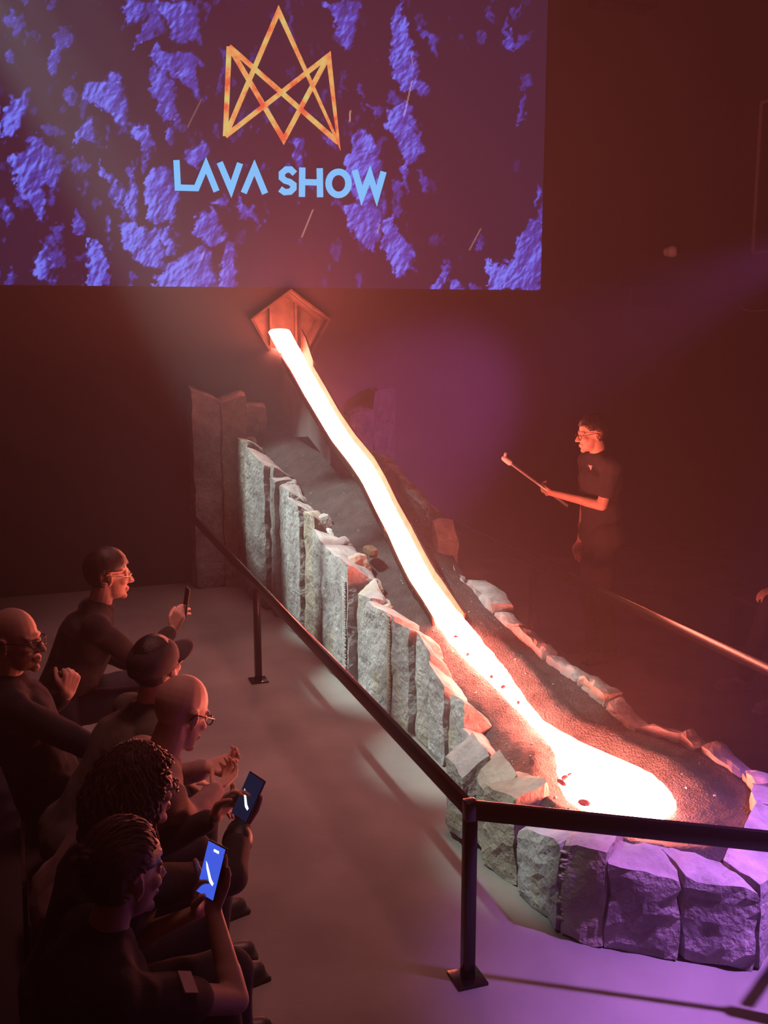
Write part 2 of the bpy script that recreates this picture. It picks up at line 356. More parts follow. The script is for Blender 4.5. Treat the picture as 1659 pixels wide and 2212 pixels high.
def build_screen():
    nx, nz = 520, 292
    gx = np.linspace(SX0, SX1, nx); gz = np.linspace(SZ0, SZ1, nz)
    X, Z = np.meshgrid(gx, gz)
    # picture coordinates of the projected film, as read off the photograph (a plain flat mapping of the wall)
    h = X * RD[0] + SY * RD[1]; dd = X * HD[0] + SY * HD[1]; zz = Z - CAM_H
    dep = dd * math.cos(PITCH) - zz * math.sin(PITCH); up = zz * math.cos(PITCH) + dd * math.sin(PITCH)
    px = 829.5 + F * h / dep; py = 1106 - F * up / dep
    # slanted, stretched crag relief
    sx = (px * 0.92 + py * 0.38) / 90; sy = (py * 0.92 - px * 0.38) / 150
    wx = (fbm(px / 46, py / 46, 3) - .5) * 46 + (fbm(px / 13, py / 13, 9) - .5) * 26 + (fbm(px / 5, py / 5, 15, 3) - .5) * 8
    wy = (fbm(px / 46, py / 46, 5) - .5) * 46 + (fbm(px / 13, py / 13, 11) - .5) * 26 + (fbm(px / 5, py / 5, 13, 3) - .5) * 8
    qx, qy = px + wx, py + wy
    lit = np.zeros_like(px)
    for poly, s in CRAGS:
        xs = [p[0] for p in poly]; ys = [p[1] for p in poly]
        d = seg_dist(qx, qy, poly)
        size = max(8, min(max(xs) - min(xs), max(ys) - min(ys)))
        u = np.clip((qx - min(xs)) / max(max(xs) - min(xs), 1), 0, 1)
        soft = 2 + 8 * u
        k = np.clip((d + soft * .5) / soft, 0, 1); k = k * k * (3 - 2 * k)
        lit = np.maximum(lit, k * s * (1 - .45 * u ** 1.5))
    hgt = fbm(sx * 3.2, sy * 3.2, 31, 6, .6) + .5 * np.abs(fbm(sx * 5, sy * 5, 47, 5) - .5)
    gyv, gxv = np.gradient(hgt); sl = (-gxv * 1.0 + gyv * .8); sl = sl / sl.std()
    shade = np.clip(.80 + .26 * sl, .12, 1.5)
    extra = np.clip((fbm(px / 26, py / 40, 71, 5) - .66) * 7, 0, .5) * np.clip(1.1 - lit, 0, 1) * np.clip(fbm(px / 200, py / 200, 77) * 3 - 1.0, 0, 1)
    lum = lit * shade + extra * shade
    dim = 0.72 + 0.28 * np.clip(py / 500, 0, 1) - 0.12 * np.clip((px - 900) / 300, 0, 1)
    lum = np.clip(lum * dim, 0, 1.2)[..., None]
    dark = np.array(srgb(34, 20, 44)); mid = np.array(srgb(66, 60, 172)); hi = np.array(srgb(98, 112, 226))
    c = dark * (1 - np.clip(lum * 1.6, 0, 1)) + mid * np.clip(lum * 1.6, 0, 1)
    t = np.clip((lum - .5) / .42, 0, 1); c = c * (1 - t) + hi * t
    for (x0, y0, x1, y1, s) in ((890, 175, 873, 250, .55), (757, 240, 755, 262, .9), (676, 453, 652, 512, .6), (1038, 495, 1014, 540, .35), (435, 215, 405, 275, .25), (888, 115, 893, 152, .3), (820, 485, 815, 505, .5), (440, 545, 436, 560, .4)):
        d = -seg_dist(px, py, [(x0, y0), (x1, y1)]); d = np.abs(d)
        c = c + (np.clip(1.6 - d, 0, 1) * s)[..., None] * np.array((.55, .32, .25))
    v = np.stack([X.ravel(), np.full(X.size, SY), Z.ravel()], 1)
    idx = np.arange(nx * nz).reshape(nz, nx)
    f = np.stack([idx[:-1, :-1].ravel(), idx[:-1, 1:].ravel(), idx[1:, 1:].ravel(), idx[1:, :-1].ravel()], 1)
    me = bpy.data.meshes.new('picture'); me.from_pydata(v.tolist(), [], f.tolist()); me.update()
    at = me.color_attributes.new('film', 'FLOAT_COLOR', 'POINT')
    at.data.foreach_set('color', np.concatenate([c.reshape(-1, 3), np.ones((nx * nz, 1))], 1).ravel().astype(np.float32))
    m = bpy.data.materials.new('projected_film'); m.use_nodes = True; nt = m.node_tree; b = nt.nodes['Principled BSDF']
    b.inputs['Base Color'].default_value = (0.020, 0.018, 0.019, 1); b.inputs['Roughness'].default_value = 0.9
    m.cycles.emission_sampling = 'NONE'
    an = nt.nodes.new('ShaderNodeAttribute'); an.attribute_name = 'film'
    nt.links.new(an.outputs['Color'], b.inputs['Emission Color']); b.inputs['Emission Strength'].default_value = 1.25
    return link('picture', me, m)
screen = empty('projection_screen', ((SX0 + SX1) / 2, SY, SZ0))
tag(screen, 'wide projected picture of blue crags with glowing crown logo and lettering', 'screen')
pieces = [build_screen()]
def ribbon(pts, w, closed=False):    # flat stroke with mitred joints, in photograph pixels
    pts = [np.asarray(p, float) for p in pts]; n = len(pts); L, Rr = [], []
    for i, p in enumerate(pts):
        d0 = (p - pts[i - 1]) if (i or closed) else None; d1 = (pts[(i + 1) % n] - p) if (i < n - 1 or closed) else None
        ds = [d / np.linalg.norm(d) for d in (d0, d1) if d is not None]
        ns = [np.array([-d[1], d[0]]) for d in ds]; nn = sum(ns); nn /= np.linalg.norm(nn)
        k = w / 2 / max(nn @ ns[0], 0.3); L.append(p + nn * k); Rr.append(p - nn * k)
    return L, Rr
def stroke(mb, pts, w, y, closed=False, th=0.004):
    L, Rr = ribbon(pts, w, closed); n = len(L)
    v = [atY(p[0], p[1], y) for p in L] + [atY(p[0], p[1], y) for p in Rr]
    f = [(i, (i + 1) % n, n + (i + 1) % n, n + i) for i in range(n if closed else n - 1)]
    k = len(v); v += [p + np.array([0, th, 0]) for p in v]
    mb.add(v, f + [tuple(i + k for i in q[::-1]) for q in f])
def logo_material():
    m = bpy.data.materials.new('logo_fire'); m.use_nodes = True; m.cycles.emission_sampling = 'NONE'; nt = m.node_tree; b = nt.nodes['Principled BSDF']
    b.inputs['Base Color'].default_value = (0.02, 0.02, 0.02, 1)
    tc = nt.nodes.new('ShaderNodeTexCoord'); n = nt.nodes.new('ShaderNodeTexNoise'); n.inputs['Scale'].default_value = 6.5; n.inputs['Detail'].default_value = 7; n.inputs['Roughness'].default_value = .62
    nt.links.new(tc.outputs['Object'], n.inputs['Vector'])
    cr = nt.nodes.new('ShaderNodeValToRGB'); e = cr.color_ramp.elements
    e[0].color = (*srgb(225, 88, 62), 1); e[0].position = .38; e[1].color = (*srgb(205, 200, 118), 1); e[1].position = .66
    k = e.new(.5); k.color = (*srgb(228, 158, 92), 1)
    nt.links.new(n.outputs['Fac'], cr.inputs['Fac']); nt.links.new(cr.outputs['Color'], b.inputs['Emission Color']); b.inputs['Emission Strength'].default_value = 1.0
    return m
M['logo'] = logo_material()
lg = MB()
A_, B_, C_, D_, E_, F_ = (602, 24), (495, 100), (487, 294), (613, 302), (731, 308), (710, 120)
for k, pts in enumerate(([C_, A_, E_, F_, C_], [B_, E_], [B_, D_, F_], [B_, C_])):
    stroke(lg, pts, 11, WY - 0.020 - 0.0004 * k)
pieces.append(lg.build('logo', M['logo']))
TW = 17.0
def arc(cx, cy, rx, ry, a0, a1, n=16): return [(cx + rx * math.cos(R(a)), cy + ry * math.sin(R(a))) for a in np.linspace(a0, a1, n)]
LETTERS = [[S1((1020, 925), (1028, 1084), (1136, 1087), (1191, 955), (1252, 1106))], [S1((1270, 938), (1336, 1094), (1388, 943))], [S1((1409, 1115), (1471, 968), (1533, 1119))],
 [[(637, 375), (628, 366), (618, 366), (609, 374), (609, 384), (616, 390), (626, 393), (634, 399), (634, 407), (627, 414), (615, 415), (605, 408)]],
 [S2((142, 968), (140, 1138)), S2((243, 972), (245, 1140)), S2((142, 1052), (245, 1055))], ['O'], [S2((445, 983), (487, 1132), (533, 1010), (572, 1134), (612, 992))]]
for polys in LETTERS:
    b = MB()
    for k, p in enumerate(polys):
        if p == 'O': stroke(b, arc(731.5, 396, 21.5, 25, 0, 345, 24), 14, WY - 0.022, closed=True)
        else: stroke(b, p, 13.5, WY - 0.022 - 0.0005 * k)
    pieces.append(b.build('letter', M['letter']))
reparent(pieces, screen)

# ------------------------------------------------------------------ five-sided outlet in the wall
outlet = empty('lava_outlet', (2.52, WY, 2.18))
tag(outlet, 'five-sided rusty steel outlet frame in the wall where the lava pours out', 'outlet')
oc = [(625, 628), (541, 690), (581, 756), (671, 756), (707, 690)]
op = [atY(x, y, WY) for x, y in oc]; cen = sum(op) / 5
op_o = [p + (p - cen) / np.linalg.norm(p - cen) * 0.015 for p in op]
kids = []
for i in (0, 1, 3, 4):      # folded side plates going back into the wall, open at the foot for the chute
    a, b2 = op_o[i].copy(), op_o[(i + 1) % 5].copy(); mb = MB()
    ia = cen + (a - cen) * 0.80; ib = cen + (b2 - cen) * 0.80
    back = np.array([0, 0.42, 0.0]); out = np.array([0, -0.07, 0])
    q = [a + out, b2 + out, b2 + np.array([0, -.005, 0]), a + np.array([0, -.005, 0])]
    inn = [cen + (p - cen) * 0.93 for p in (a, b2)]
    mb.add([a + out, b2 + out, inn[1] + out, inn[0] + out, a + np.array([0, .0, 0]), b2 + np.array([0, .0, 0]), inn[1] + back, inn[0] + back],
           [(0, 1, 2, 3), (0, 4, 5, 1), (3, 2, 6, 7), (4, 7, 6, 5), (0, 3, 7, 4), (1, 5, 6, 2)])
    kids.append(mb.build('side_plate', M['rust_steel']))
mb = MB(); mb.prism([cen + (p - cen) * 0.93 + np.array([0, .40, 0]) for p in op_o], (0, .02, 0)); kids.append(mb.build('back_plate', M['rust_steel']))
for sx in (-0.115, 0.135):
    mb = MB(); mb.bar((2.52 + sx, WY + .33, 2.2), (2.52 + sx, WY + .33, 2.62), 0.02, 0.06, up=(0, 1, 0)); kids.append(mb.build('stiffener', M['rust_steel']))
reparent(kids, outlet)

# ------------------------------------------------------------------ profiles of lava, sand bed and stone walls
LAVA_ROWS = [(713, 580, 628), (740, 594, 642), (760, 606, 654), (800, 630, 674), (850, 657, 703), (900, 687, 731), (950, 717, 765), (1000, 756, 806), (1040, 783, 829), (1100, 812, 858),
 (1150, 838, 886), (1200, 860, 911), (1250, 885, 939), (1300, 918, 977), (1342, 943, 1009), (1380, 972, 1040), (1400, 988, 1055), (1430, 1018, 1082), (1451, 1043, 1098), (1475, 1066, 1113), (1500, 1092, 1130), (1525, 1116, 1147),
 (1541, 1132, 1159), (1560, 1150, 1178), (1580, 1168, 1205), (1601, 1187, 1248), (1620, 1198, 1280), (1632, 1201, 1307), (1648, 1203, 1345), (1662, 1205, 1385), (1680, 1208, 1420),
 (1700, 1213, 1447), (1720, 1224, 1460), (1738, 1246, 1462), (1750, 1270, 1452), (1760, 1300, 1436), (1768, 1335, 1410)]
CX = 2.52
prof = []
for y, l, r in LAVA_ROWS[:24]:
    p = atX((l + r) / 2, y, CX); prof.append((p[1], p[2]))
prof = [p for p in prof if p[0] < 10.15]
prof += [(4.5, 0.345), (4.2, 0.335), (3.0, 0.325)]
prof.sort()
def zlava(Y): return interp(Y, prof)
def hit(x, y, zf):
    d = ray(x, y); lo, hi = 1.0, 14.0
    g = lambda t: (CAM_H + d[2] * t) - zf(d[1] * t)
    ts = np.linspace(2.5, 11.5, 300); prev = g(ts[0])
    for a, b2 in zip(ts[:-1], ts[1:]):
        if g(b2) <= 0:
            for _ in range(30):
                m = (a + b2) / 2
                if g(m) > 0: a = m
                else: b2 = m
            return CAMP + d * b2
    return CAMP + d * 11.0
rows = [(hit(l, y, zlava), hit(r, y, zlava)) for y, l, r in LAVA_ROWS]
rows = [tuple(p if p[1] < 9.80 else CAMP + (p - CAMP) * (9.80 - 0.01 * math.tanh(p[1] - 9.8)) / p[1] for p in lr) for lr in rows]      # the stream begins inside the outlet

# base line of the left wall, in the photograph, and the silhouette of its inner top edge
BASE = [(415, 1218), (470, 1242), (520, 1266), (545, 1290), (596, 1328), (626, 1361), (680, 1408), (725, 1457), (800, 1522), (900, 1602), (990, 1692), (1036, 1758)]
INNER = [(470, 862), (523, 852), (524, 935), (555, 950), (583, 990), (600, 1020), (640, 1035), (657, 1080), (670, 1092), (692, 1100), (713, 1155), (745, 1157), (790, 1215), (850, 1318), (905, 1345), (960, 1450), (966, 1468), (1000, 1475), (1015, 1520), (1020, 1545), (1040, 1570), (1095, 1640), (1100, 1662), (1160, 1730), (1230, 1790)]
def base_pt(x): return atZ(x, interp(x, BASE), 0)

def stone(name, q, parent, depth_dir, n=(5, 14, 4), rough=0.012, seed=0, m=None):
    """q: eight corners: outer bottom a,b; outer top a,b; inner bottom a,b; inner top a,b -> a hewn block"""
    q = [np.asarray(p, float) for p in q]; nu, nv, nw = n; vid = {}; vs = []; fs = []
    o = sum(q) / 8
    def P(i, j, k):
        u, v, w = i / nu, j / nv, k / nw
        lo = (q[0] * (1 - u) + q[1] * u) * (1 - w) + (q[4] * (1 - u) + q[5] * u) * w
        hi = (q[2] * (1 - u) + q[3] * u) * (1 - w) + (q[6] * (1 - u) + q[7] * u) * w
        p = lo * (1 - v) + hi * v
        ec = (i in (0, nu)) + (j in (0, nv)) + (k in (0, nw))
        if ec >= 2: p = p + (o - p) / np.linalg.norm(o - p) * 0.008 * (ec - 1) * (1 + noise.noise(Vector(p * 9)) )
        s = Vector(p * 6) + Vector((seed * 3.1, seed * 1.7, 0))
        d1 = noise.noise_vector(s) ; d2 = noise.noise_vector(s * 3.1)
        return p + (np.array(d1) * 1.4 + np.array(d2) * 0.9) * rough
    def V(i, j, k):
        if (i, j, k) not in vid: vid[(i, j, k)] = len(vs); vs.append(P(i, j, k))
        return vid[(i, j, k)]
    for i in range(nu):
        for j in range(nv):
            for k in (0, nw): fs.append((V(i, j, k), V(i + 1, j, k), V(i + 1, j + 1, k), V(i, j + 1, k)))
    for j in range(nv):
        for k in range(nw):
            for i in (0, nu): fs.append((V(i, j, k), V(i, j + 1, k), V(i, j + 1, k + 1), V(i, j, k + 1)))
    for i in range(nu):
        for k in range(nw):
            for j in (0, nv): fs.append((V(i, j, k), V(i + 1, j, k), V(i + 1, j, k + 1), V(i, j, k + 1)))
    c = o.copy(); c[2] = min(p[2] for p in q)
    me = mesh_from([p - c for p in vs], fs, False)
    ob = link(name, me, m or M['stone']); ob.location = c
    return ob

# ------------------------------------------------------------------ left stone wall
def stone_wall(label, loc):
    o = empty('stone_wall', loc); tag(o, label, 'stone wall'); return o
lw = stone_wall('tall wall of grey split stone columns on the audience side of the lava bed', (2.05, 6.5, 0))
COLS = [(511, 541, 945, 950, .0), (542, 583, 962, 1000, -.03), (583.5, 590, 998, 1003, .02), (591, 600, 1030, 1036, -.01), (600, 620, 1045, 1056, .03), (621, 649, 1068, 1090, .0), (650, 672, 1102, 1113, .035), (674, 704, 1138, 1186, .01),
 (705, 761, 1172, 1216, -.03), (763, 790, 1280, 1290, .03), (790, 848, 1294, 1330, .0), (849, 889, 1338, 1354, -.02), (890, 922, 1364, 1404, .02), (922, 956, 1424, 1476, .0), (957, 992, 1496, 1512, .03), (992, 1036, 1568, 1610, .0)]
lk = []; inner_tab = []
def flat(p, z): return np.array([p[0], p[1], z])
for i, (x0, x1, y0, y1, jx) in enumerate(COLS):
    a, b2 = base_pt(x0), base_pt(x1); th = 0.16 + 0.05 * ((i * 7) % 3) / 2
    for p in (a, b2): p[1] = min(p[1], 9.6)
    z0, z1 = z_over(x0, y0, a), z_over(x1, y1, b2)
    sh = np.array([jx, 0, 0]); dp = np.array([th, 0.02, 0])
    ia, ib = a + dp, b2 + dp
    zi = []
    for p, zf in ((ia, z0), (ib, z1)):
        x, _ = proj(flat(p, zf)); y = interp(x, INNER); z = z_over(x, y, p); zi.append(min(max(z, zf - 0.16), zf + 0.12))
    inner_tab.append(((ia[1] + ib[1]) / 2, min(zi)))
    H_ = max(z0, z1); nv = max(6, int(H_ / 0.036)); nu = max(2, int(np.linalg.norm(a - b2) / 0.04))
    lk.append(stone('stone', [flat(a + sh, 0), flat(b2 + sh, 0), flat(a + sh, z0), flat(b2 + sh, z1), flat(ia, 0), flat(ib, 0), flat(ia, zi[0]), flat(ib, zi[1])], lw, None, (min(nu, 12), min(nv, 42), 6), 0.0085, i))
# rough cap stones on top
rs = random.Random(3)
for i, (x, y, sz) in enumerate([(541, 945, .07), (557, 968, .06), (606, 1030, .06), (628, 1045, .09), (645, 1075, .07), (663, 1098, .06), (690, 1118, .10), (705, 1145, .08), (735, 1168, .11), (770, 1200, .11), (800, 1250, .08), (830, 1300, .09)]):
    a = base_pt(min(x - 30, 1030)); X = a[0] + .14; p = atX(x, y, X)
    w = sz * rs.uniform(.8, 1.2); d = sz * rs.uniform(.9, 1.5); h = sz * rs.uniform(.9, 1.3)
    z1 = p[2] - h * .55
    q = [p + np.array([dx * w, dy * d, 0]) for dy in (-1, 1) for dx in (-1, 1)]
    q = [p + np.array([-w, d * rs.uniform(.7, 1), -h]), p + np.array([-w, -d * rs.uniform(.7, 1), -h]), p + np.array([-w * .7, d * rs.uniform(.4, 1), rs.uniform(-.3, .1) * h]), p + np.array([-w * .7, -d * rs.uniform(.4, 1), rs.uniform(-.3, .1) * h]),
         p + np.array([w, d * rs.uniform(.7, 1), -h]), p + np.array([w, -d * rs.uniform(.7, 1), -h]), p + np.array([w * .6, d * rs.uniform(.4, .9), rs.uniform(0, .3) * h]), p + np.array([w * .6, -d * rs.uniform(.4, .9), rs.uniform(0, .3) * h])]
    lk.append(stone('cap_stone', q, lw, None, (4, 4, 4), 0.014, 40 + i))
def zA(x, y, Y): return float(atY(x, y, Y)[2])
# columns and slabs standing against the wall behind the bed
for i, (x0, x1, zt0, zt1, dep) in enumerate([(1.53, 1.79, zA(425, 838, 9.55), zA(470, 868, 9.55), .27), (1.79, 2.02, zA(475, 868, 9.5), zA(520, 852, 9.5), .30), (2.02, 2.24, zA(530, 876, 9.65), zA(572, 878, 9.65), .16)]):
    q = [(x0, WY - dep, 0), (x1, WY - dep, 0), (x0, WY - dep, zt0), (x1, WY - dep, zt1), (x0, WY - .02, 0), (x1, WY - .02, 0), (x0, WY - .02, zt0 + .03), (x1, WY - .02, zt1 + .03)]
    lk.append(stone('stone', q, lw, None, (6, 30, 4), 0.010, 70 + i))
# drill-bar ridges on two of the split faces
def drill(x, y0, y1, w, nrow, parent_list, Xoff=-0.035):
    a = base_pt(x); mb = MB(); g = random.Random(int(x))
    for k in range(nrow):
        y = y0 + (y1 - y0) * k / (nrow - 1); z = z_over(x, y, a)
        if z < 0.02: continue
        c = np.array([a[0] + Xoff, a[1], z]); dz = g.uniform(-.006, .006)
        mb.capsule(c + np.array([0, w / 2, dz + .006]), c + np.array([0, -w / 2, -dz - .006]), .0085, .0085, 7, 2)
    o = mb.build('drill_mark', M['stone'], smooth=True); tag(o, kind='stuff'); parent_list.append(o)
drill(755, 1252, 1448, .055, 46, lk); drill(846, 1330, 1540, .045, 44, lk, -.02)
reparent(lk, lw)

# ------------------------------------------------------------------ front stones
fw = stone_wall('low pointed wall of big grey blocks at the front tip of the lava bed', (2.5, 3.4, 0))
FR = [((1040, 1868), (1111, 1920), (1040, 1692), (1111, 1722), .20, None), ((1117, 1930), (1205, 2020), (1117, 1786), (1205, 1812), .22, 'd'), ((1207, 2021), (1300, 2050), (1207, 1812), (1300, 1836), .22, None)]
fk = []
tip = np.array([2.5, 4.1, 0])
for i, (pa, pb, ta, tb, th, dm) in enumerate(FR):
    a, b2 = atZ(*pa, 0), atZ(*pb, 0); z0, z1 = z_over(*ta, a), z_over(*tb, b2)
    n_ = np.array([-(b2 - a)[1], (b2 - a)[0], 0]); n_ /= np.linalg.norm(n_)
    if n_ @ (tip - a) < 0: n_ = -n_
    n_ = n_ * .8 + np.array([.25, .2, 0])
    ia, ib = a + n_ * th, b2 + n_ * th
    fk.append(stone('stone', [flat(a, 0), flat(b2, 0), flat(a, z0), flat(b2, z1), flat(ia, 0), flat(ib, 0), flat(ia, z0 + .015), flat(ib, z1 + .02)], fw, None, (6, 9, 5), .013, 90 + i))
pts = [atZ(1302, 2050, 0), np.array([2.32, 3.16, 0]), np.array([2.55, 3.0, 0]), np.array([2.80, 3.16, 0]), np.array([3.05, 3.36, 0]), np.array([3.24, 3.62, 0]), np.array([3.33, 3.80, 0])]
hs = [.38, .37, .36, .38, .40, .38, .37]
for i in range(len(pts) - 1):
    a, b2 = pts[i].copy(), pts[i + 1].copy(); g = (b2 - a) * .02; a += g; b2 -= g
    n_ = (tip - (a + b2) / 2); n_[2] = 0; n_ /= np.linalg.norm(n_); ia, ib = a + n_ * .2, b2 + n_ * .2
    fk.append(stone('stone', [flat(a, 0), flat(b2, 0), flat(a, hs[i]), flat(b2, hs[i + 1] - .02), flat(ia, 0), flat(ib, 0), flat(ia, hs[i] + .02), flat(ib, hs[i + 1])], fw, None, (6, 8, 4), .013, 97 + i))
mb = MB(); g = random.Random(2); a = atZ(1222, 2026, 0)
for k in range(24):
    z = .06 + .30 * k / 23; c = flat(a, z) + np.array([.008, .012, 0]) + np.array([.02, -.012, 0]) * g.uniform(-.7, .7); e = np.array([.020, -.012, 0]) * g.uniform(.5, 1)
    mb.capsule(c - e + np.array([0, 0, g.uniform(-.008, .008)]), c + e, .008, .008, 7, 2)
o = mb.build('drill_mark', M['stone'], smooth=True); tag(o, kind='stuff'); fk.append(o)
# leaning wedge stones at the corner
p = atZ(1075, 1668, .46)
for i, (x, y, w, d, h, Zt) in enumerate([(1070, 1640, .075, .10, .42, .47), (1010, 1600, .07, .10, .45, .50)]):
    p = atZ(x, y, Zt)
    q = [p + np.array(v) for v in ((-w, d, -h), (-w, -d, -h), (-w, d, -.10), (-w, -d, -.13), (w, d, -h), (w, -d, -h), (w, d, .01), (w, -d, -.03))]
    fk.append(stone('stone', q, fw, None, (5, 8, 4), .012, 120 + i))
reparent(fk, fw)

# ------------------------------------------------------------------ right stone wall
rw = stone_wall('low jagged stone edging along the presenter side of the lava bed', (3.05, 6.0, 0))
RST = [((800, 985), (829, 1007), 2.97), ((831, 1008), (856, 1032), 2.97), ((858, 1034), (881, 1055), 2.97), ((883, 1058), (906, 1092), 2.97), ((907, 1093), (923, 1108), 2.97), ((924, 1109), (942, 1124), 2.97), ((930, 1146), (947, 1194), 2.86), ((948, 1196), (1000, 1267), 2.92), ((1001, 1268), (1064, 1324), 2.95),
 ((1067, 1331), (1110, 1366), 2.96), ((1112, 1368), (1176, 1422), 2.96), ((1178, 1424), (1242, 1474), 2.96), ((1246, 1480), (1303, 1515), 2.95), ((1306, 1518), (1372, 1580), 2.95), ((1378, 1578), (1465, 1599), (2.97, 3.10)), ((1467, 1599), (1506, 1622), (3.10, 3.12)), ((1509, 1624), (1600, 1690), 3.12), ((1602, 1691), (1672, 1746), (3.12, 3.10))]
rk = []; right_tab = []; g = random.Random(11)
for i, (pa, pb, X) in enumerate(RST):
    Xa, Xb = X if isinstance(X, tuple) else (X, X)
    a, b2 = atX(*pa, Xa), atX(*pb, Xb)
    if a[1] > 9.6: a = a + (b2 - a) * ((a[1] - 9.6) / (a[1] - b2[1]))
    th = g.uniform(.06, .13); u0, u1 = .01 + .05 * g.random(), .01 + .05 * g.random(); up = [u0 - .01, u1 - .01, 2 * u0 + .02, 2 * u1 + .02]
    if i == 6: th = .17; up = [.08, .06, .20, .16]
    if i == 8: th = .17; up = [.05, .05, .12, .12]
    right_tab += [(a[1], a[2]), (b2[1], b2[2])]
    oa, ob_ = a + np.array([th, 0, 0]), b2 + np.array([th, 0, 0])
    L = np.linalg.norm(a - b2)
    rk.append(stone('stone', [flat(oa, 0), flat(ob_, 0), flat(oa, a[2] + up[0]), flat(ob_, b2[2] + up[1]), flat(a, 0), flat(b2, 0), flat(a, a[2] + up[2] * .5), flat(b2, b2[2] + up[3] * .5)], rw, None, (max(3, int(L / .05)), 10, 3), .017, 140 + i))
for i, (x0, x1, zt0, zt1, dep) in enumerate([(3.28, 3.50, zA(800, 842, 9.65), zA(842, 838, 9.65), .2), (3.03, 3.27, zA(752, 892, 9.62), zA(798, 882, 9.62), .22), (2.70, 3.02, zA(672, 905, 9.66), zA(745, 900, 9.66), .16)]):
    q = [(x0, WY - dep, 0), (x1, WY - dep, 0), (x0, WY - dep, zt0), (x1, WY - dep, zt1), (x0, WY - .02, 0), (x1, WY - .02, 0), (x0, WY - .02, zt0 + .02), (x1, WY - .02, zt1 + .03)]
    rk.append(stone('stone', q, rw, None, (5, 28, 4), 0.010, 170 + i, M['dimmed_stone']))
reparent(rk, rw)

# ------------------------------------------------------------------ sand bed
inner_tab.sort(); right_tab.sort()
XLt = [(3.12, 2.48), (3.3, 2.25), (3.55, 2.12), (3.9, 2.05), (4.2, 2.1), (4.7, 2.22), (5.3, 2.27), (5.9, 2.26), (7.0, 2.2), (7.8, 2.13), (9.1, 2.06), (9.85, 2.03)]
XRt = [(3.12, 2.56), (3.3, 2.82), (3.55, 3.05), (3.8, 3.14), (4.4, 3.12), (5.0, 2.98), (7.0, 2.98), (9.85, 3.02)]
ZLt = [(3.0, .33), (4.2, .34)] + [(y, z - .05) for y, z in inner_tab if y > 4.3] + [(9.85, 1.42)]
ZRt = [(3.0, .33)] + [(y, z - .015) for y, z in right_tab] + [(9.85, 1.30)]
ZLt.sort(); ZRt.sort()
def smooth_tab(t, w=.35): return [(y, sum(interp(y + d, t) for d in np.linspace(-w, w, 9)) / 9) for y in np.linspace(3.0, 9.85, 90)]
ZLt, ZRt = smooth_tab(ZLt), smooth_tab(ZRt)
GAP = [(3.0, .02), (5.9, .03), (6.3, .08), (7.0, .17), (8.0, .32), (9.0, .48), (9.85, .62)]
blob = [(a + b2) / 2 for a, b2 in rows[-12:]]
bc = np.array([2.62, 3.95])
def center_half(Y):
    for (l0, r0), (l1, r1) in zip(rows[:-1], rows[1:]):
        y0, y1 = (l0[1] + r0[1]) / 2, (l1[1] + r1[1]) / 2
        if y0 >= Y >= y1:
            t = (y0 - Y) / max(y0 - y1, 1e-6); c = ((l0 + r0) * (1 - t) + (l1 + r1) * t) / 2; w = (np.linalg.norm((r0 - l0)[:2]) * (1 - t) + np.linalg.norm((r1 - l1)[:2]) * t) / 2
            return c[0], w
    return CX, .09
def sand_z(X, Y):
    xl, xr = interp(Y, XLt), interp(Y, XRt); c = CX if Y > 5 else (xl + xr) / 2
    zc = zlava(Y) - interp(Y, GAP)
    if X < c: s = (c - X) / (c - xl); zs = interp(Y, ZLt)
    else: s = (X - c) / (xr - c); zs = interp(Y, ZRt)
    s = min(max(s, 0), 1.1); k = s ** 1.3
    z = zc * (1 - k) + zs * k
    r = math.hypot((X - bc[0]) / .44, (Y - bc[1]) / .52)
    z += .028 * math.exp(-((r - 1.12) / .14) ** 2) - .012 * math.exp(-(r / .9) ** 4)
    if Y < 5.9:
        lc, lwid = center_half(max(Y, 4.0)); dR = X - lc - lwid; k = min(1, (5.9 - Y) / .6) * min(1, max(0, (Y - 3.6) / .5))
        z += k * (.050 * math.exp(-((dR - .15) / .075) ** 2) + .030 * math.exp(-((dR + 2 * lwid + .13) / .07) ** 2))
    z += .012 * noise.noise(Vector((X * 5, Y * 5, 1))) + .006 * noise.noise(Vector((X * 19, Y * 19, 4))) + .004 * noise.noise(Vector((X * 47, Y * 47, 9)))
    return z
NS, NY = 60, 330
vs = []
for j in range(NY + 1):
    Y = 3.14 + (9.83 - 3.14) * j / NY
    for i in range(NS + 1):
        t = i / NS; X = interp(Y, XLt) * (1 - t) + interp(Y, XRt) * t
        vs.append((X, Y, sand_z(X, Y)))
fs = [(j * (NS + 1) + i, j * (NS + 1) + i + 1, (j + 1) * (NS + 1) + i + 1, (j + 1) * (NS + 1) + i) for j in range(NY) for i in range(NS)]
# skirt down to the floor so the bed is solid
ring = [i for i in range(NS + 1)] + [j * (NS + 1) + NS for j in range(1, NY + 1)] + [NY * (NS + 1) + i for i in range(NS - 1, -1, -1)] + [j * (NS + 1) for j in range(NY - 1, 0, -1)]
k0 = len(vs); vs += [(vs[i][0], vs[i][1], 0.0) for i in ring]
fs += [(ring[i], ring[(i + 1) % len(ring)], k0 + (i + 1) % len(ring), k0 + i) for i in range(len(ring))]
sand = link('sand_bed', mesh_from(vs, fs, True), M['sand'])
tag(sand, 'sloping bed of black sand between the stone walls under the lava', 'sand', kind='stuff')
g = random.Random(5); mb = MB()
for k in range(110):
    Y = g.uniform(3.4, 9.2); t = g.uniform(.06, .94); X = interp(Y, XLt) * (1 - t) + interp(Y, XRt) * t
    r = g.uniform(.003, .007); q = Matrix.Rotation(g.uniform(0, 6), 3, Vector((g.random(), g.random(), g.random() + .01)).normalized())
    mb.ellip((X, Y, sand_z(X, Y) + r * .4), (r * 1.5, r, r * .8), np.array(q), 5, 3)
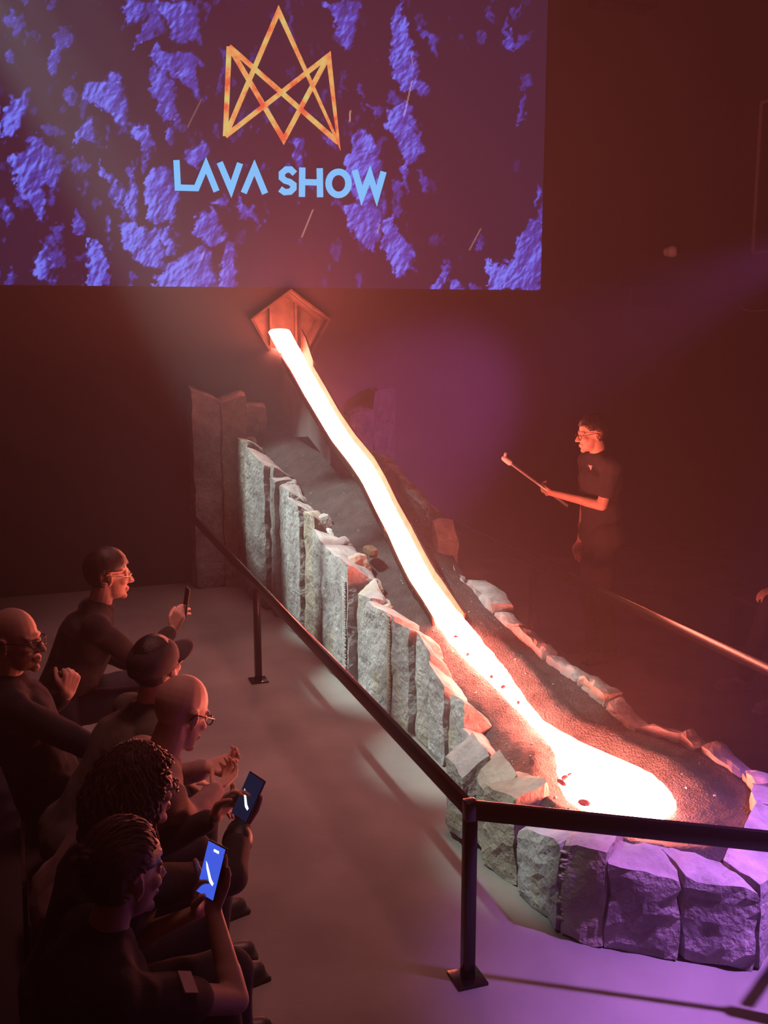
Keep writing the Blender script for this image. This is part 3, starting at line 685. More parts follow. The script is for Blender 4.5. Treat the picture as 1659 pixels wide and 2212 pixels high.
gl = mb.build('slag_bits', M['glint'], sand); tag(gl, kind='stuff')
mb = MB(); p = atX(800, 1182, 2.3); mb.bar(p + np.array([0, .09, -.02]), p + np.array([.03, -.10, -.03]), .05, .045)
o = stone('slag_chunk', [p + np.array(v) for v in ((-.03, .09, -.06), (-.03, -.09, -.06), (-.03, .09, .0), (-.03, -.09, -.01), (.03, .09, -.06), (.03, -.09, -.06), (.03, .09, .01), (.03, -.09, .01))], None, None, (5, 2, 2), .008, 200, M['rust_steel'])
tag(o, 'short reddish slag chunk lying on the sand beside the left stone wall', 'rock')

# ------------------------------------------------------------------ lava
NC = 14; vs = []; sub = []
for (l0, r0), (l1, r1) in zip(rows[:-1], rows[1:]):
    n = max(2, int(np.linalg.norm((l1 + r1 - l0 - r0) / 2) / .03))
    for k in range(n): t = k / n; sub.append((l0 * (1 - t) + l1 * t, r0 * (1 - t) + r1 * t))
sub.append(rows[-1])
for j, (l, r) in enumerate(sub):
    Ym = (l[1] + r[1]) / 2; free = 1.0 if Ym < 6.0 else 0.0
    wob = .010 * free
    d = (r - l); L = np.linalg.norm(d); d = d / L
    l = l + d * wob * (noise.noise(Vector((Ym * 9, 0, 0))) + noise.noise(Vector((Ym * 31, 0, 0))) * .8); r = r + d * wob * (noise.noise(Vector((Ym * 9, 7, 0))) + noise.noise(Vector((Ym * 31, 9, 0))) * .8)
    dome = .012 + .035 * free * min(1, L / .3)
    for i in range(NC + 1):
        t = i / NC; p = l * (1 - t) + r * t; s = 2 * t - 1
        e = math.sqrt(max(0, 1 - abs(s) ** 3))
        p = p.copy(); p[2] += -.022 + (.022 + dome) * e + (.004 * noise.noise(Vector(p * 13)) if free else 0)
        vs.append(p)
n = NC + 1
fs = [(j * n + i, j * n + i + 1, (j + 1) * n + i + 1, (j + 1) * n + i) for j in range(len(sub) - 1) for i in range(NC)]
k0 = len(vs); fs.append(tuple(range((len(sub) - 1) * n, len(sub) * n)))
lava = link('lava_stream', mesh_from(vs, fs, True), M['lava'])
tag(lava, 'white-hot molten lava running down the chute into a glowing puddle', 'lava', kind='stuff')
for i, (x, y, sx, sy, a) in enumerate([(1220, 1680, .022, .008, .5), (1232, 1675, .02, .006, .2), (1257, 1682, .018, .006, -.5), (1256, 1702, .010, .008, 0), (1262, 1734, .026, .018, .3), (1213, 1690, .012, .02, .1), (985, 1376, .018, .005, -1), (1011, 1414, .014, .004, .2), (1062, 1462, .01, .005, -.6), (1087, 1484, .016, .006, 0), (1120, 1518, .01, .005, .2)]):
    p = hit(x, y, lambda Y: zlava(Y) + .022); mb = MB(); q = np.array(Matrix.Rotation(a, 3, 'Z'))
    mb.ellip(p, (sx, sy * 1.8, .012), q, 8, 5); o = mb.build('crust', M['crust'], lava, smooth=False)

# ------------------------------------------------------------------ chute sections
chute = empty('lava_chute', (CX, 8.0, 0)); tag(chute, 'long rusty metal chute of joined half-pipe sections carrying the lava', 'chute')
def chute_section(Y0, Y1, hw0, hw1, t=.014, left=None):
    vs = []; NA = 9; st = max(3, int(abs(Y0 - Y1) / .08))
    ring = []
    for j in range(st + 1):
        u = j / st; Y = Y0 + (Y1 - Y0) * u; cx, w = center_half(Y); w += .004; z = zlava(Y); hw = hw0 + (hw1 - hw0) * u
        prof_i = [(-w - .004, hw if left is None else left)] + [(-w * math.cos(a), -.09 * math.sin(a) ** .8) for a in np.linspace(0, math.pi, NA)] + [(w + .004, hw)]
        prof_o = [(x + (t if x > 0 else -t) * (1 if abs(x) > w * .5 else abs(x) / (w * .5)), zz - (t if abs(x) < w * .99 and zz < hw else 0)) for x, zz in prof_i]
        ring.append([(cx + x, Y, z + zz) for x, zz in prof_i] + [(cx + x, Y, z + zz) for x, zz in prof_o[::-1]])
    m = len(ring[0]); vs = [p for r_ in ring for p in r_]
    fs = [(j * m + i, j * m + (i + 1) % m, (j + 1) * m + (i + 1) % m, (j + 1) * m + i) for j in range(st) for i in range(m)]
    k = len(prof_i)
    for j in (0, st): fs += [(j * m + i, j * m + i + 1, j * m + m - 2 - i, j * m + m - 1 - i) for i in range(k - 1)]
    return link('chute_section', mesh_from(vs, fs, True, 40), M['chute'])
joints = [(630, 712), (678, 793), (735, 898), (822, 1018), (893, 1145), (957, 1270), (1004, 1338)]
jy = [min(10.0, atX(x, y, CX + .11)[1]) for x, y in joints]; jy[0] = 10.0
ck = [chute_section(9.83, jy[1] + .0, .20, .09, left=.006)]
for a, b2 in zip(jy[1:-1], jy[2:]):
    ck.append(chute_section(a, b2, .042, .042 if b2 != jy[-1] else .012, left=.004))
for Y in jy[1:-1]:
    cx, w = center_half(Y); mb = MB(); z = zlava(Y)
    mb.tube([(cx - (w + .02) * math.cos(a), Y, z - .115 * math.sin(a) + (.045 if math.cos(a) < -.9 else 0)) for a in np.linspace(.12, math.pi, 13)], .009, 6)
    ck.append(mb.build('joint_band', M['chute'], smooth=True))
for sx, px0 in ((-.10, 0), (.10, 1)):      # wedge-shaped plates that carry the top of the chute
    A = (9.60, 1.80); B2 = (9.60, zlava(9.6) - .10); C2 = (8.25, zlava(8.25) - .10); D2 = (8.25, zlava(8.25) - .22); E2 = (8.9, 1.45)
    mb = MB(); mb.prism([(CX + sx, y, z) for y, z in ((9.80, zlava(9.6) - .30), (9.80, zlava(9.8) - .12), C2, D2, E2, (9.8, 1.35))], (.012, 0, 0)); ck.append(mb.build('support_plate', M['plate']))
reparent(ck, chute)

# ------------------------------------------------------------------ guard rails
RH = 0.685
def rail(label, path, posts):
    o = empty('guard_rail', (path[0][0], path[0][1], 0)); tag(o, label, 'railing'); ks = []
    pts = [np.array([p[0], p[1], RH]) for p in path]
    for a, b2 in zip(pts[:-1], pts[1:]):
        mb = MB(); mb.bar(a, b2, .024, .075); ks.append(mb.build('handrail', M['black_steel'], bevel=.007))
    for p in pts[1:-1]:
        mb = MB(); mb.box(p, (.046, .046, .077)); ks.append(mb.build('corner_joint', M['black_steel'], bevel=.005))
    for x, y in posts:
        mb = MB(); mb.box((x, y, (RH - .035) / 2), (.045, .045, RH - .035)); ks.append(mb.build('post', M['black_steel'], bevel=.004))
        mb = MB(); mb.box((x, y, .006), (.12, .12, .012)); ks.append(mb.build('foot_plate', M['black_steel'], bevel=.002))
    reparent(ks, o); return o
rail('black steel guard rail in front of the tall stone columns, nearest the seated audience', [(1.5, 9.82), (1.5, 3.33), (2.545, 2.66)], [(1.5, 3.33), (1.5, 6.9), (2.50, 2.69)])
rail('black steel guard rail behind the lava bed, in front of the presenter', [(3.59, 9.82), (3.59, 3.33), (2.575, 2.68)], [(3.59, 3.33), (3.59, 6.9)])

# ------------------------------------------------------------------ people
def skin(name, c): return mat(name, c, 0.55, 0.08, 14, 0.05, 120)
SK = [skin('skin_fair', (0.60, 0.40, 0.31)), skin('skin_warm', (0.55, 0.35, 0.26))]
def cloth(name, c, v=.15): return mat(name, c, 0.9, v, 20, 0.25, 220)
CL = {'black': cloth('black_cotton', (0.020, 0.018, 0.020)), 'navy': cloth('navy_cotton', (0.022, 0.022, 0.035)), 'charcoal': cloth('charcoal_wool', (0.035, 0.032, 0.034)),
      'dusty': cloth('dusty_shirt', (0.30, 0.22, 0.21)), 'olive': cloth('olive_jacket', (0.085, 0.075, 0.06)), 'denim': cloth('dark_denim', (0.025, 0.03, 0.045))}
HAIR = {'dark': mat('dark_hair', (0.020, 0.012, 0.010), 0.42, .3, 40, .3, 200), 'brown': mat('brown_hair', (0.085, 0.045, 0.028), 0.42, .3, 40, .3, 200), 'grey': mat('short_grey_hair', (0.12, 0.09, 0.08), 0.55, .3, 60, .4, 260)}
M['eye'] = mat('eye_white', (0.65, 0.6, 0.58), 0.2, .02)
M['frame'] = mat('glasses_frame', (0.012, 0.010, 0.010), 0.25, .05)
M['gold_frame'] = mat('thin_metal_frame', (0.75, 0.6, 0.4), 0.2, .05, metal=.9)
M['cap'] = mat('cap_cotton', (0.050, 0.040, 0.048), .85, .15, 30, .2, 200)
M['shoe'] = mat('shoe_leather', (0.03, 0.028, 0.03), .45, .1)
M['shoe_light'] = mat('pale_sneaker', (0.32, 0.29, 0.30), .6, .1)

def remesh(mb, voxel, smooth=3, adapt=0.0):
    me = bpy.data.meshes.new('tmp'); me.from_pydata([tuple(map(float, v)) for v in mb.v], [], mb.f); me.update()
    bm = bmesh.new(); bm.from_mesh(me); bmesh.ops.recalc_face_normals(bm, faces=bm.faces); bm.to_mesh(me); bm.free()
    o = bpy.data.objects.new('tmp', me); COL.objects.link(o)
    md = o.modifiers.new('r', 'REMESH'); md.mode = 'VOXEL'; md.voxel_size = voxel; md.adaptivity = adapt
    if smooth: sm = o.modifiers.new('s', 'SMOOTH'); sm.factor = .5; sm.iterations = smooth
    bpy.context.view_layer.update()
    dg = bpy.context.evaluated_depsgraph_get(); out = bpy.data.meshes.new_from_object(o.evaluated_get(dg))
    bpy.data.objects.remove(o); bpy.data.meshes.remove(me)
    out.polygons.foreach_set('use_smooth', [True] * len(out.polygons)); out.materials.clear()
    return out
def wrinkle(me, amp, freq):
    n = len(me.vertices); co = np.empty(n * 3); me.vertices.foreach_get('co', co); co = co.reshape(-1, 3)
    nr = np.empty(n * 3); me.vertices.foreach_get('normal', nr); nr = nr.reshape(-1, 3)
    d = np.array([noise.noise(Vector((p[0] * freq, p[1] * freq, p[2] * freq * .55))) for p in co])
    co += nr * (amp * (1 - np.abs(d) * 2.2))[:, None]
    me.vertices.foreach_set('co', co.ravel()); me.update()
def rotm(yaw, pitch=0, roll=0):      # x forward, y left, z up; pitch > 0 looks down
    return np.array(Matrix.Rotation(R(yaw), 3, 'Z') @ Matrix.Rotation(R(pitch), 3, 'Y') @ Matrix.Rotation(R(roll), 3, 'X'))
def unit(v): v = np.asarray(v, float); return v / np.linalg.norm(v)

def head_shape(mb, c, Rm, fem=False, k=1.0):
    T = lambda p: c + Rm @ (np.asarray(p, float) * k)
    mb.ellip(T((-.014, 0, .036)), np.array((.100, .076, .098)) * k, Rm); mb.ellip(T((.028, 0, -.022)), np.array((.064, .060, .092)) * k, Rm)
    mb.ellip(T((.030, 0, -.078)), np.array((.054, .050 if not fem else .044, .040)) * k, Rm); mb.ellip(T((.074, 0, -.104)), np.array((.020, .022, .017)) * k, Rm)
    mb.capsule(T((.090, 0, .014)), T((.116, 0, -.028)), .008 * k, .012 * k, 10, 3)
    for s in (-1, 1):
        mb.ellip(T((.102, s * .012, -.033)), np.array((.011, .008, .008)) * k, Rm, 10, 6)
        mb.capsule(T((.088, s * .004, .026)), T((.074, s * .046, .024)), .010 * k, .009 * k, 10, 3)
        mb.ellip(T((.060, s * .040, -.022)), np.array((.026, .022, .020)) * k, Rm, 12, 8)
        er = Rm @ np.array(Matrix.Rotation(R(-14), 3, 'Y') @ Matrix.Rotation(R(s * 22), 3, 'Z'))
        mb.ellip(T((-.010, s * .077, -.004)), np.array((.019, .006, .031)) * k, er, 12, 8)
        mb.tube([T((-.010 + .017 * math.cos(a) - .004, s * .084, -.002 + .029 * math.sin(a))) for a in np.linspace(-1.6, 2.6, 9)], .0045 * k, 6)
        mb.ellip(T((-.010, s * .080, -.034)), np.array((.009, .007, .009)) * k, Rm, 8, 6)
    mb.capsule(T((.088, -.020, -.063)), T((.088, .020, -.063)), .008 * k, .008 * k, 10, 3); mb.ellip(T((.094, 0, -.062)), np.array((.010, .016, .006)) * k, Rm, 10, 6)
    mb.ellip(T((.091, 0, -.075)), np.array((.010, .017, .007)) * k, Rm, 10, 6)

def hand_shape(mb, wrist, d, n, side, curl=(.5, .5, .5, .5), thumb=.5, spread=.10, k=1.0):
    """d: towards the fingers, n: out of the palm; side +1 thumb on d x n side"""
    d = unit(d); n = unit(np.asarray(n, float) - d * (np.asarray(n, float) @ d)); s = np.cross(d, n) * side; w = np.asarray(wrist, float)
    kn = []
    for i, off in enumerate((.030, .010, -.010, -.029)):
        K = w + d * (.086, .090, .086, .078)[i] * k + s * off * k; kn.append(K)
        mb.capsule(w + d * .012 + s * off * .6 * k, K, .016 * k, .0125 * k, 10, 3, flat=(n, .8))
    for i, K in enumerate(kn):
        L = (.072, .080, .075, .058)[i] * k; dd = unit(d + s * spread * (1.2, .4, -.4, -1.2)[i]); p = K; r0 = .0092 * k
        for j, fr in enumerate((.45, .30, .25)):
            a = curl[i] * (.9, 1.1, .8)[j]; dd = unit(dd * math.cos(a) + n * math.sin(a)) if False else unit(np.array(Matrix.Rotation(a, 3, Vector(np.cross(dd, n)))) @ dd)
            q = p + dd * L * fr; mb.capsule(p, q, r0, r0 * .93, 9, 3); p = q; r0 *= .93
    p = w + d * .025 * k + s * .022 * k; dd = unit(d * .7 + s * .75 + n * .25)
    for L, r0, r1 in ((.042, .0155, .0125), (.034, .0125, .0105), (.028, .0105, .009)):
        q = p + dd * L * k; mb.capsule(p, q, r0 * k, r1 * k, 9, 3); p = q; dd = unit(dd + n * thumb * .8 + d * .35 - s * thumb * .5)
    return kn

def ik(s, w, l1, l2, hint):
    s, w = np.asarray(s, float), np.asarray(w, float); v = w - s; L = np.linalg.norm(v); mx = (l1 + l2) * .995
    if L > mx: l1, l2 = l1 * L / mx, l2 * L / mx
    u = v / L; a = (l1 ** 2 - l2 ** 2 + L ** 2) / (2 * L); h = math.sqrt(max(l1 ** 2 - a ** 2, 1e-6))
    hn = np.asarray(hint, float); hn = hn - u * (hn @ u); return s + u * a + unit(hn) * h

def hair_cap(c, Rm, m, parent, back=-.08, front=.045, thick=.010, rough=.006, seed=0, k=1.0, receding=0.0):
    """short hair: a shell on the skull ending at a hairline"""
    nu, nv = 44, 26; pts = {}; vs = []; fs = []
    def rad(p): return p
    for j in range(nv + 1):
        th = math.pi * j / nv
        for i in range(nu):
            ph = 2 * math.pi * i / nu; dv = np.array([math.sin(th) * math.cos(ph), math.sin(th) * math.sin(ph), math.cos(th)])
            n_ = noise.noise(Vector(dv * 7) + Vector((seed, 0, 0))) * rough + noise.noise(Vector(dv * 19) + Vector((0, seed, 0))) * rough * .8
            p = np.array((-.016, 0, .036)) + dv * (np.array((.100, .077, .099)) + thick + n_)
            fwd = dv[0]; lim = back + (front - back + receding) * max(0, min(1, (fwd + .25) / 1.0)) ** .8
            lim -= .0 if abs(dv[1]) < .6 else .01
            if abs(dv[1]) > .70 and p[2] < .030 and p[0] > -.036: lim = 1
            pts[(j, i)] = (c + Rm @ (p * k), p[2] > lim, len(vs)); vs.append(c + Rm @ (p * k))
    for j in range(nv):
        for i in range(nu):
            q = [pts[(j, i)], pts[(j + 1, i)], pts[(j + 1, (i + 1) % nu)], pts[(j, (i + 1) % nu)]]
            if sum(x[1] for x in q) >= 3: fs.append(tuple(x[2] for x in q))
    me = mesh_from(vs, fs, True); bm = bmesh.new(); bm.from_mesh(me)
    bmesh.ops.delete(bm, geom=[v for v in bm.verts if not v.link_faces], context='VERTS'); bmesh.ops.remove_doubles(bm, verts=bm.verts, dist=1e-5)
    bmesh.ops.recalc_face_normals(bm, faces=bm.faces); bm.to_mesh(me); bm.free()
    o = link('hair', me, m); md = o.modifiers.new('t', 'SOLIDIFY'); md.thickness = .010; md.offset = -1
    return o
def strands(c, Rm, m, paths, r):
    mb = MB()
    for p in paths: mb.tube([c + Rm @ np.asarray(q) for q in p], [r * (.55 + .45 * math.sin(math.pi * (i + .6) / (len(p) + .2))) for i in range(len(p))], 6)
    return mb.build('hair', m, smooth=True)
def glasses(c, Rm, m, k=1.0, r=.0024, ry=.017, rz=.014):
    T = lambda p: c + Rm @ (np.asarray(p, float) * k); mb = MB()
    for s in (-1, 1):
        mb.tube([T((.106 - abs(math.cos(a)) * .002 - (.008 if s * math.cos(a) > .5 else 0), s * .033 + (ry + .006) * math.cos(a), .000 + rz * math.sin(a) * 1.1)) for a in np.arange(20) * math.pi / 10], r, 6, closed=True)
        mb.tube([T((.098, s * .056, .006)), T((.085, s * .073, .010)), T((.02, s * .083, .013)), T((-.012, s * .085, .014)), T((-.032, s * .083, -.008))], r * 1.05, 6)
    mb.tube([T((.107, -.011, .004)), T((.111, 0, .008)), T((.107, .011, .004))], r, 6)
    return mb.build('glasses', m, smooth=True)

def person(label, head, yaw, pitch, hip, body_yaw, skin_m, top='black', legs='sit', pants='denim', arms=None, sleeve='long', hair=None, roll=0, shirt_name='shirt', knees=None, feet=None, shoe='shoe', k=1.0, glass=None, neck_back=.03, fem=False, hair_m='dark', eyes=True, collar=False, voxel=.0055):
    head = np.asarray(head, float); hip = np.asarray(hip, float); Rm = rotm(yaw, pitch, roll); Rb = rotm(body_yaw)
    fw_, lf = Rb @ np.array([1, 0, 0]), Rb @ np.array([0, 1, 0])
    nb = head + Rm @ np.array((-neck_back, 0, -.10)) + np.array([0, 0, -.065]) - fw_ * .02
    spine = unit(nb - hip)
    body = MB(); shirt = MB(); trous = MB()
    head_shape(body, head, Rm, fem, k)
    body.capsule(head + Rm @ np.array((-.022, 0, -.05)), nb, .054 * (0.9 if fem else 1), .060 * (.9 if fem else 1))
    ws = .155 if fem else .180
    sh = {+1: nb - spine * .055 + lf * ws, -1: nb - spine * .055 - lf * ws}
    chest = nb * .70 + hip * .30; waist = nb * .32 + hip * .68
    def trunk(mb, e):
        mb.capsule(nb - spine * .03, chest, .070 + e, .110 + e); mb.capsule(chest + lf * .055, chest - lf * .055, .115 + e, .115 + e); mb.capsule(waist + lf * .045, waist - lf * .045, .105 + e, .105 + e)
        mb.capsule(chest, waist, .125 + e, .118 + e); mb.capsule(waist, hip, .12 + e, .125 + e); mb.capsule(hip + lf * .075, hip - lf * .075, .115 + e, .115 + e)
        mb.capsule(sh[1], sh[-1], .055 + e, .055 + e); mb.capsule(nb - spine * .01, sh[1], .048 + e, .05 + e); mb.capsule(nb - spine * .01, sh[-1], .048 + e, .05 + e)
    trunk(body, 0); trunk(shirt, .016)
    extra = []
    arms = arms or {}
    for s in (1, -1):
        a = arms.get(s)
        if a is None: w = hip + fw_ * .42 + lf * s * .13 + np.array([0, 0, .10]); a = dict(w=w, hint=(-fw_ * .5 + lf * s * .7 + np.array([0, 0, -.4])), d=fw_ + np.array([0, 0, -.25]), n=(0, 0, -1), curl=(.35,) * 4, thumb=.3)
        w = np.asarray(a['w'], float); el = a.get('e'); el = ik(sh[s], w, .285, .255, a.get('hint', -fw_ + np.array([0, 0, -.6]) + lf * s * .5)) if el is None else np.asarray(el, float)
        body.capsule(sh[s], el, .047, .038); mid = el * .7 + w * .3; body.capsule(el, mid, .038, .036); body.capsule(mid, w, .036, .025, flat=(a.get('n', (0, 0, -1)), .85))
        hd = unit(a.get('d', w - el)); thumb_side = a.get('side', 1 if ((np.cross(hd, a.get('n', (0, 0, -1))) @ lf) * -s) > 0 else -1)
        hand_shape(body, w, hd, a.get('n', (0, 0, -1)), thumb_side, a.get('curl', (.5,) * 4), a.get('thumb', .5))
        if sleeve == 'long':
            shirt.capsule(sh[s], el, .062, .050); shirt.capsule(el, el * .12 + w * .88, .050, .036)
        else:
            shirt.capsule(sh[s], sh[s] * .38 + el * .62, .062, .058)
    Lk = []
    for s in (1, -1):
        hj = hip + lf * s * .09
        if legs == 'sit':
            kn = hip + fw_ * .43 + lf * s * .13 + np.array([0, 0, .03]) if knees is None else np.asarray(knees[s], float)
            an = (kn + fw_ * (.03 + .04 * s) + np.array([0, 0, 0])) if feet is None else np.asarray(feet[s], float); an = np.array([an[0], an[1], .09])
        else:
            kn = np.array([hip[0], hip[1], .50]) + lf * s * .10 + fw_ * .03; an = np.array([hip[0], hip[1], .09]) + lf * s * .12 - fw_ * .03
        body.capsule(hj, kn, .078, .055); body.capsule(kn, kn * .7 + an * .3, .055, .056); body.capsule(kn * .7 + an * .3, an, .054, .038)
        trous.capsule(hj, kn, .092, .068); trous.capsule(kn, an + np.array([0, 0, .01]), .068, .055); trous.capsule(hip + lf * s * .08, hip, .128, .128)
        toe = an + fw_ * .16 + lf * s * .03; toe[2] = .04; body.capsule(an + np.array([0, 0, -.05]), toe, .034, .026)
        Lk.append((an, toe))
    me = remesh(body, voxel, 3)
    o = link('person', me, skin_m); tag(o, label, 'person')
    kids = []
    if collar: shirt.tube([nb + Rm @ np.array([0, 0, 0]) + lf * .07 * math.cos(t) + fw_ * .065 * math.sin(t) + np.array([0, 0, .018 - .018 * math.sin(t)]) for t in np.arange(18) * math.pi / 9], .014, 8, closed=True)
    ms = remesh(shirt, .009, 2); wrinkle(ms, .006, 9); kids.append(link(shirt_name, ms, CL[top]))
    mt = remesh(trous, .010, 2); wrinkle(mt, .005, 9); kids.append(link('trousers', mt, CL[pants]))
    for an, toe in Lk:
        b = MB(); b.capsule(an + np.array([0, 0, -.045]) - fw_ * .03, toe, .046, .040, flat=((0, 0, 1), .9)); b.capsule(an + np.array([0, 0, .0]), an + np.array([0, 0, -.03]), .05, .048)
        b.box(((an + toe) / 2)[:2].tolist() + [.010], (.26, .085, .02), np.array(Matrix.Rotation(math.atan2(*(toe - an)[:2][::-1]), 3, 'Z')))
        kids.append(link('shoe', remesh(b, .008, 2), M[shoe]))
    if eyes:
        for s in (1, -1):
            b = MB(); b.ellip(head + Rm @ (np.array((.077, s * .031, .002)) * k), (.0125,) * 3, None, 12, 8); kids.append(b.build('eye', M['eye'], smooth=True))
    if hair: kids += hair(head, Rm)
    if glass: kids.append(glasses(head, Rm, M[glass], k))
    for c in kids: c.parent = o
    return o, dict(sh=sh, nb=nb, fw=fw_, lf=lf, Rm=Rm, head=head)

def phone(center, n, up, label, lit, group=None, streak=True):
    n = unit(n); up = unit(np.asarray(up, float) - n * (np.asarray(up, float) @ n)); sd = np.cross(up, n); c = np.asarray(center, float)
    Rp = np.stack([sd, n, up], 1); root = empty('smartphone', c - up * .075); tag(root, label, 'phone', group); ks = []
    b = MB(); b.box(c, (.073, .009, .150), Rp); ks.append(b.build('case', M['black_plastic'], bevel=.004))
    b = MB(); b.box(c + n * .0047, (.067, .0008, .142), Rp)
    dsp = b.build('display', lit); ks.append(dsp)
    if lit is M['phone_blue']:
        b = MB(); b.box(c + n * .0056 + up * .055 + sd * .004, (.020, .0006, .007), Rp); ks.append(b.build('notch', M['phone_white']))
    if streak: b = MB(); b.prism([c + n * .0056 + sd * x + up * z for x, z in ((-.024, .018), (-.016, .012), (.010, -.020), (.022, -.028), (.020, -.036), (.006, -.030), (-.016, .0))], n * .0006); ks.append(b.build('picture_streak', M['phone_white']))
    b = MB(); b.box(c - n * .006 + up * .05 + sd * .018, (.03, .004, .035), Rp); ks.append(b.build('camera_bump', M['black_plastic'], bevel=.002))
    reparent(ks, root)
    for k_ in ks:
        if k_.name.split('.')[0] in ('notch', 'picture_streak'): k_.parent = ks[1]; k_.matrix_parent_inverse = Matrix.Identity(4)
    return root
M['phone_blue'] = mat('phone_screen_blue', (.01, .01, .02), .2, 0, emit=srgb(62, 88, 215), estr=1.1)
M['phone_dark'] = mat('phone_screen_dark', (.01, .01, .02), .15, 0, emit=srgb(18, 25, 50), estr=1.0)
M['phone_off'] = mat('phone_screen_off', (.02, .018, .02), .15, 0)
M['phone_white'] = mat('phone_screen_white', (.01, .01, .02), .2, 0, emit=(.75, .9, 1.0), estr=1.6)

# audience bench
bench = empty('audience_bench', (0.02, 3.9, 0)); tag(bench, 'long black wooden bench under the seated audience', 'bench'); ks = []
for i in range(3): ks.append(simple_box('seat_board', (-.13 + .15 * i, 3.95, .395), (.135, 3.5, .04), M['wood'], bevel=.004))
for y in (2.4, 3.9, 5.5): ks.append(simple_box('bench_leg', (.02, y, .1875), (.36, .06, .375), M['wood'], bevel=.004))
reparent(ks, bench)

HZ = .56
def grip(c, n, up, back=.022, low=.10, lean=0.0):      # a hand lying behind a phone, palm to its back
    n = unit(n); up = unit(np.asarray(up, float) - n * (np.asarray(up, float) @ n)); sd = np.cross(up, n)
    return dict(w=np.asarray(c) - n * back - up * low + sd * lean, d=up + sd * .05, n=n, curl=(.12, .15, .18, .25), thumb=.35)
# man with raised phone at the far end of the bench
h1 = atZ(235, 1243, 1.20)
def hair1(c, Rm):
    cap = hair_cap(c, Rm, HAIR['dark'], None, back=-.075, front=.062, thick=.012, rough=.004, seed=1)
    return [cap]
ph1 = atY(402, 1300, h1[1] + .02)
w1 = ph1 + np.array([-.075, -.02, -.135])
person('man with slicked dark hair and glasses raising a phone, far end of the bench', h1, 4, 4, (.15, h1[1], HZ), 0, SK[0], 'black', arms={-1: dict(w=w1, hint=(0, -.3, -1), d=ph1 - w1 + np.array([0, 0, .02]), n=(.55, .45, .1), curl=(.5, .5, .55, .6), thumb=.4)}, hair=hair1, glass='gold_frame', collar=True)
phone(ph1, (-.985, -.06, .16), (.25, 0, 1), 'phone held up edge-on by the man with slicked dark hair', M['phone_off'], streak=False)
# bald man leaning back
h2 = atZ(35, 1385, 1.20)
w2 = atY(160, 1475, h2[1] + .22)
person('bald man in black-rimmed glasses leaning back, at the left edge', h2, -30, 0, (.06, h2[1], HZ), 0, SK[0], 'navy', arms={1: dict(w=w2 + np.array([-.03, 0, -.05]), hint=(0, .6, -1), d=(.3, .1, 1), n=(-.3, .9, 0), curl=(1.3,) * 4, thumb=.8)}, glass='frame', sleeve='long')
# man in a cap
h3 = atZ(338, 1442, 1.15)
def cap3(c, Rm):
    b = MB(); nu, nv = 32, 10; vs = []
    for j in range(nv + 1):
        t = (math.pi / 2) * j / nv
        for i in range(nu):
            p = 2 * math.pi * i / nu; vs.append(c + Rm @ np.array((-.014 + .114 * math.cos(t) * math.cos(p), .090 * math.cos(t) * math.sin(p), .040 + .082 * math.sin(t) ** .9)))
    fs = [(j * nu + i, j * nu + (i + 1) % nu, (j + 1) * nu + (i + 1) % nu, (j + 1) * nu + i) for j in range(nv) for i in range(nu)]
    low = [c + Rm @ np.array((-.014 + .112 * math.cos(2 * math.pi * i / nu), .090 * math.sin(2 * math.pi * i / nu), .008 if math.cos(2 * math.pi * i / nu) < .3 else .03)) for i in range(nu)]
    k = len(vs); vs += low; fs += [(i, (i + 1) % nu, k + (i + 1) % nu, k + i) for i in range(nu)]
    crown = link('cap', mesh_from(vs, fs, True), M['cap']); md = crown.modifiers.new('t', 'SOLIDIFY'); md.thickness = .003
    vs = []; n = 15
    for j in range(6):
        u = j / 5
        for i in range(n):
            a = -1.05 + 2.1 * i / (n - 1); e = math.cos(a / 1.05 * math.pi / 2) ** .45
            vs.append(c + Rm @ np.array((-.014 + .108 * math.cos(a) + u * .125 * e, (.088 + u * .006) * math.sin(a), .036 - .012 * u - .020 * (math.sin(a) ** 2))))
    fs = [(j * n + i, j * n + i + 1, (j + 1) * n + i + 1, (j + 1) * n + i) for j in range(5) for i in range(n - 1)]
    brim = link('cap_brim', mesh_from(vs, fs, True), M['cap']); md = brim.modifiers.new('t', 'SOLIDIFY'); md.thickness = .004
    b = MB(); b.ellip(c + Rm @ np.array((-.014, 0, .123)), (.009, .009, .006), Rm, 10, 6)
    hair = hair_cap(c, Rm, HAIR['dark'], None, back=-.075, front=.02, thick=.003, rough=.002, seed=4)
    btn = b.build('cap_button', M['cap'], smooth=True); brim.parent = crown; btn.parent = crown
    return [crown, hair]
person('man in a dark peaked cap hunched forward, olive jacket with raised collar', h3, 46, -8, (.14, h3[1] - .12, HZ), 8, SK[1], 'olive', hair=cap3, glass='frame', collar=True, shirt_name='jacket')
# bald man with glasses, bent over
h4 = atZ(392, 1542, 1.13)
w4 = atY(468, 1640, h4[1] + .12)
person('bald man in glasses bending forward with head bowed, dusty pink shirt', h4, 30, 24, (.10, h4[1] - .10, HZ), 5, SK[0], 'dusty', arms={-1: dict(w=w4 + np.array([-.02, -.12, -.06]), e=atY(400, 1775, h4[1] - .16), d=(.6, .7, .1), n=(-.2, .4, .8), curl=(.6,) * 4), 1: dict(w=w4 + np.array([-.02, .08, -.06]), d=(.8, -.3, .2), n=(-.2, -.4, .8), hint=(0, 1, -1), curl=(.6,) * 4)}, glass='frame')
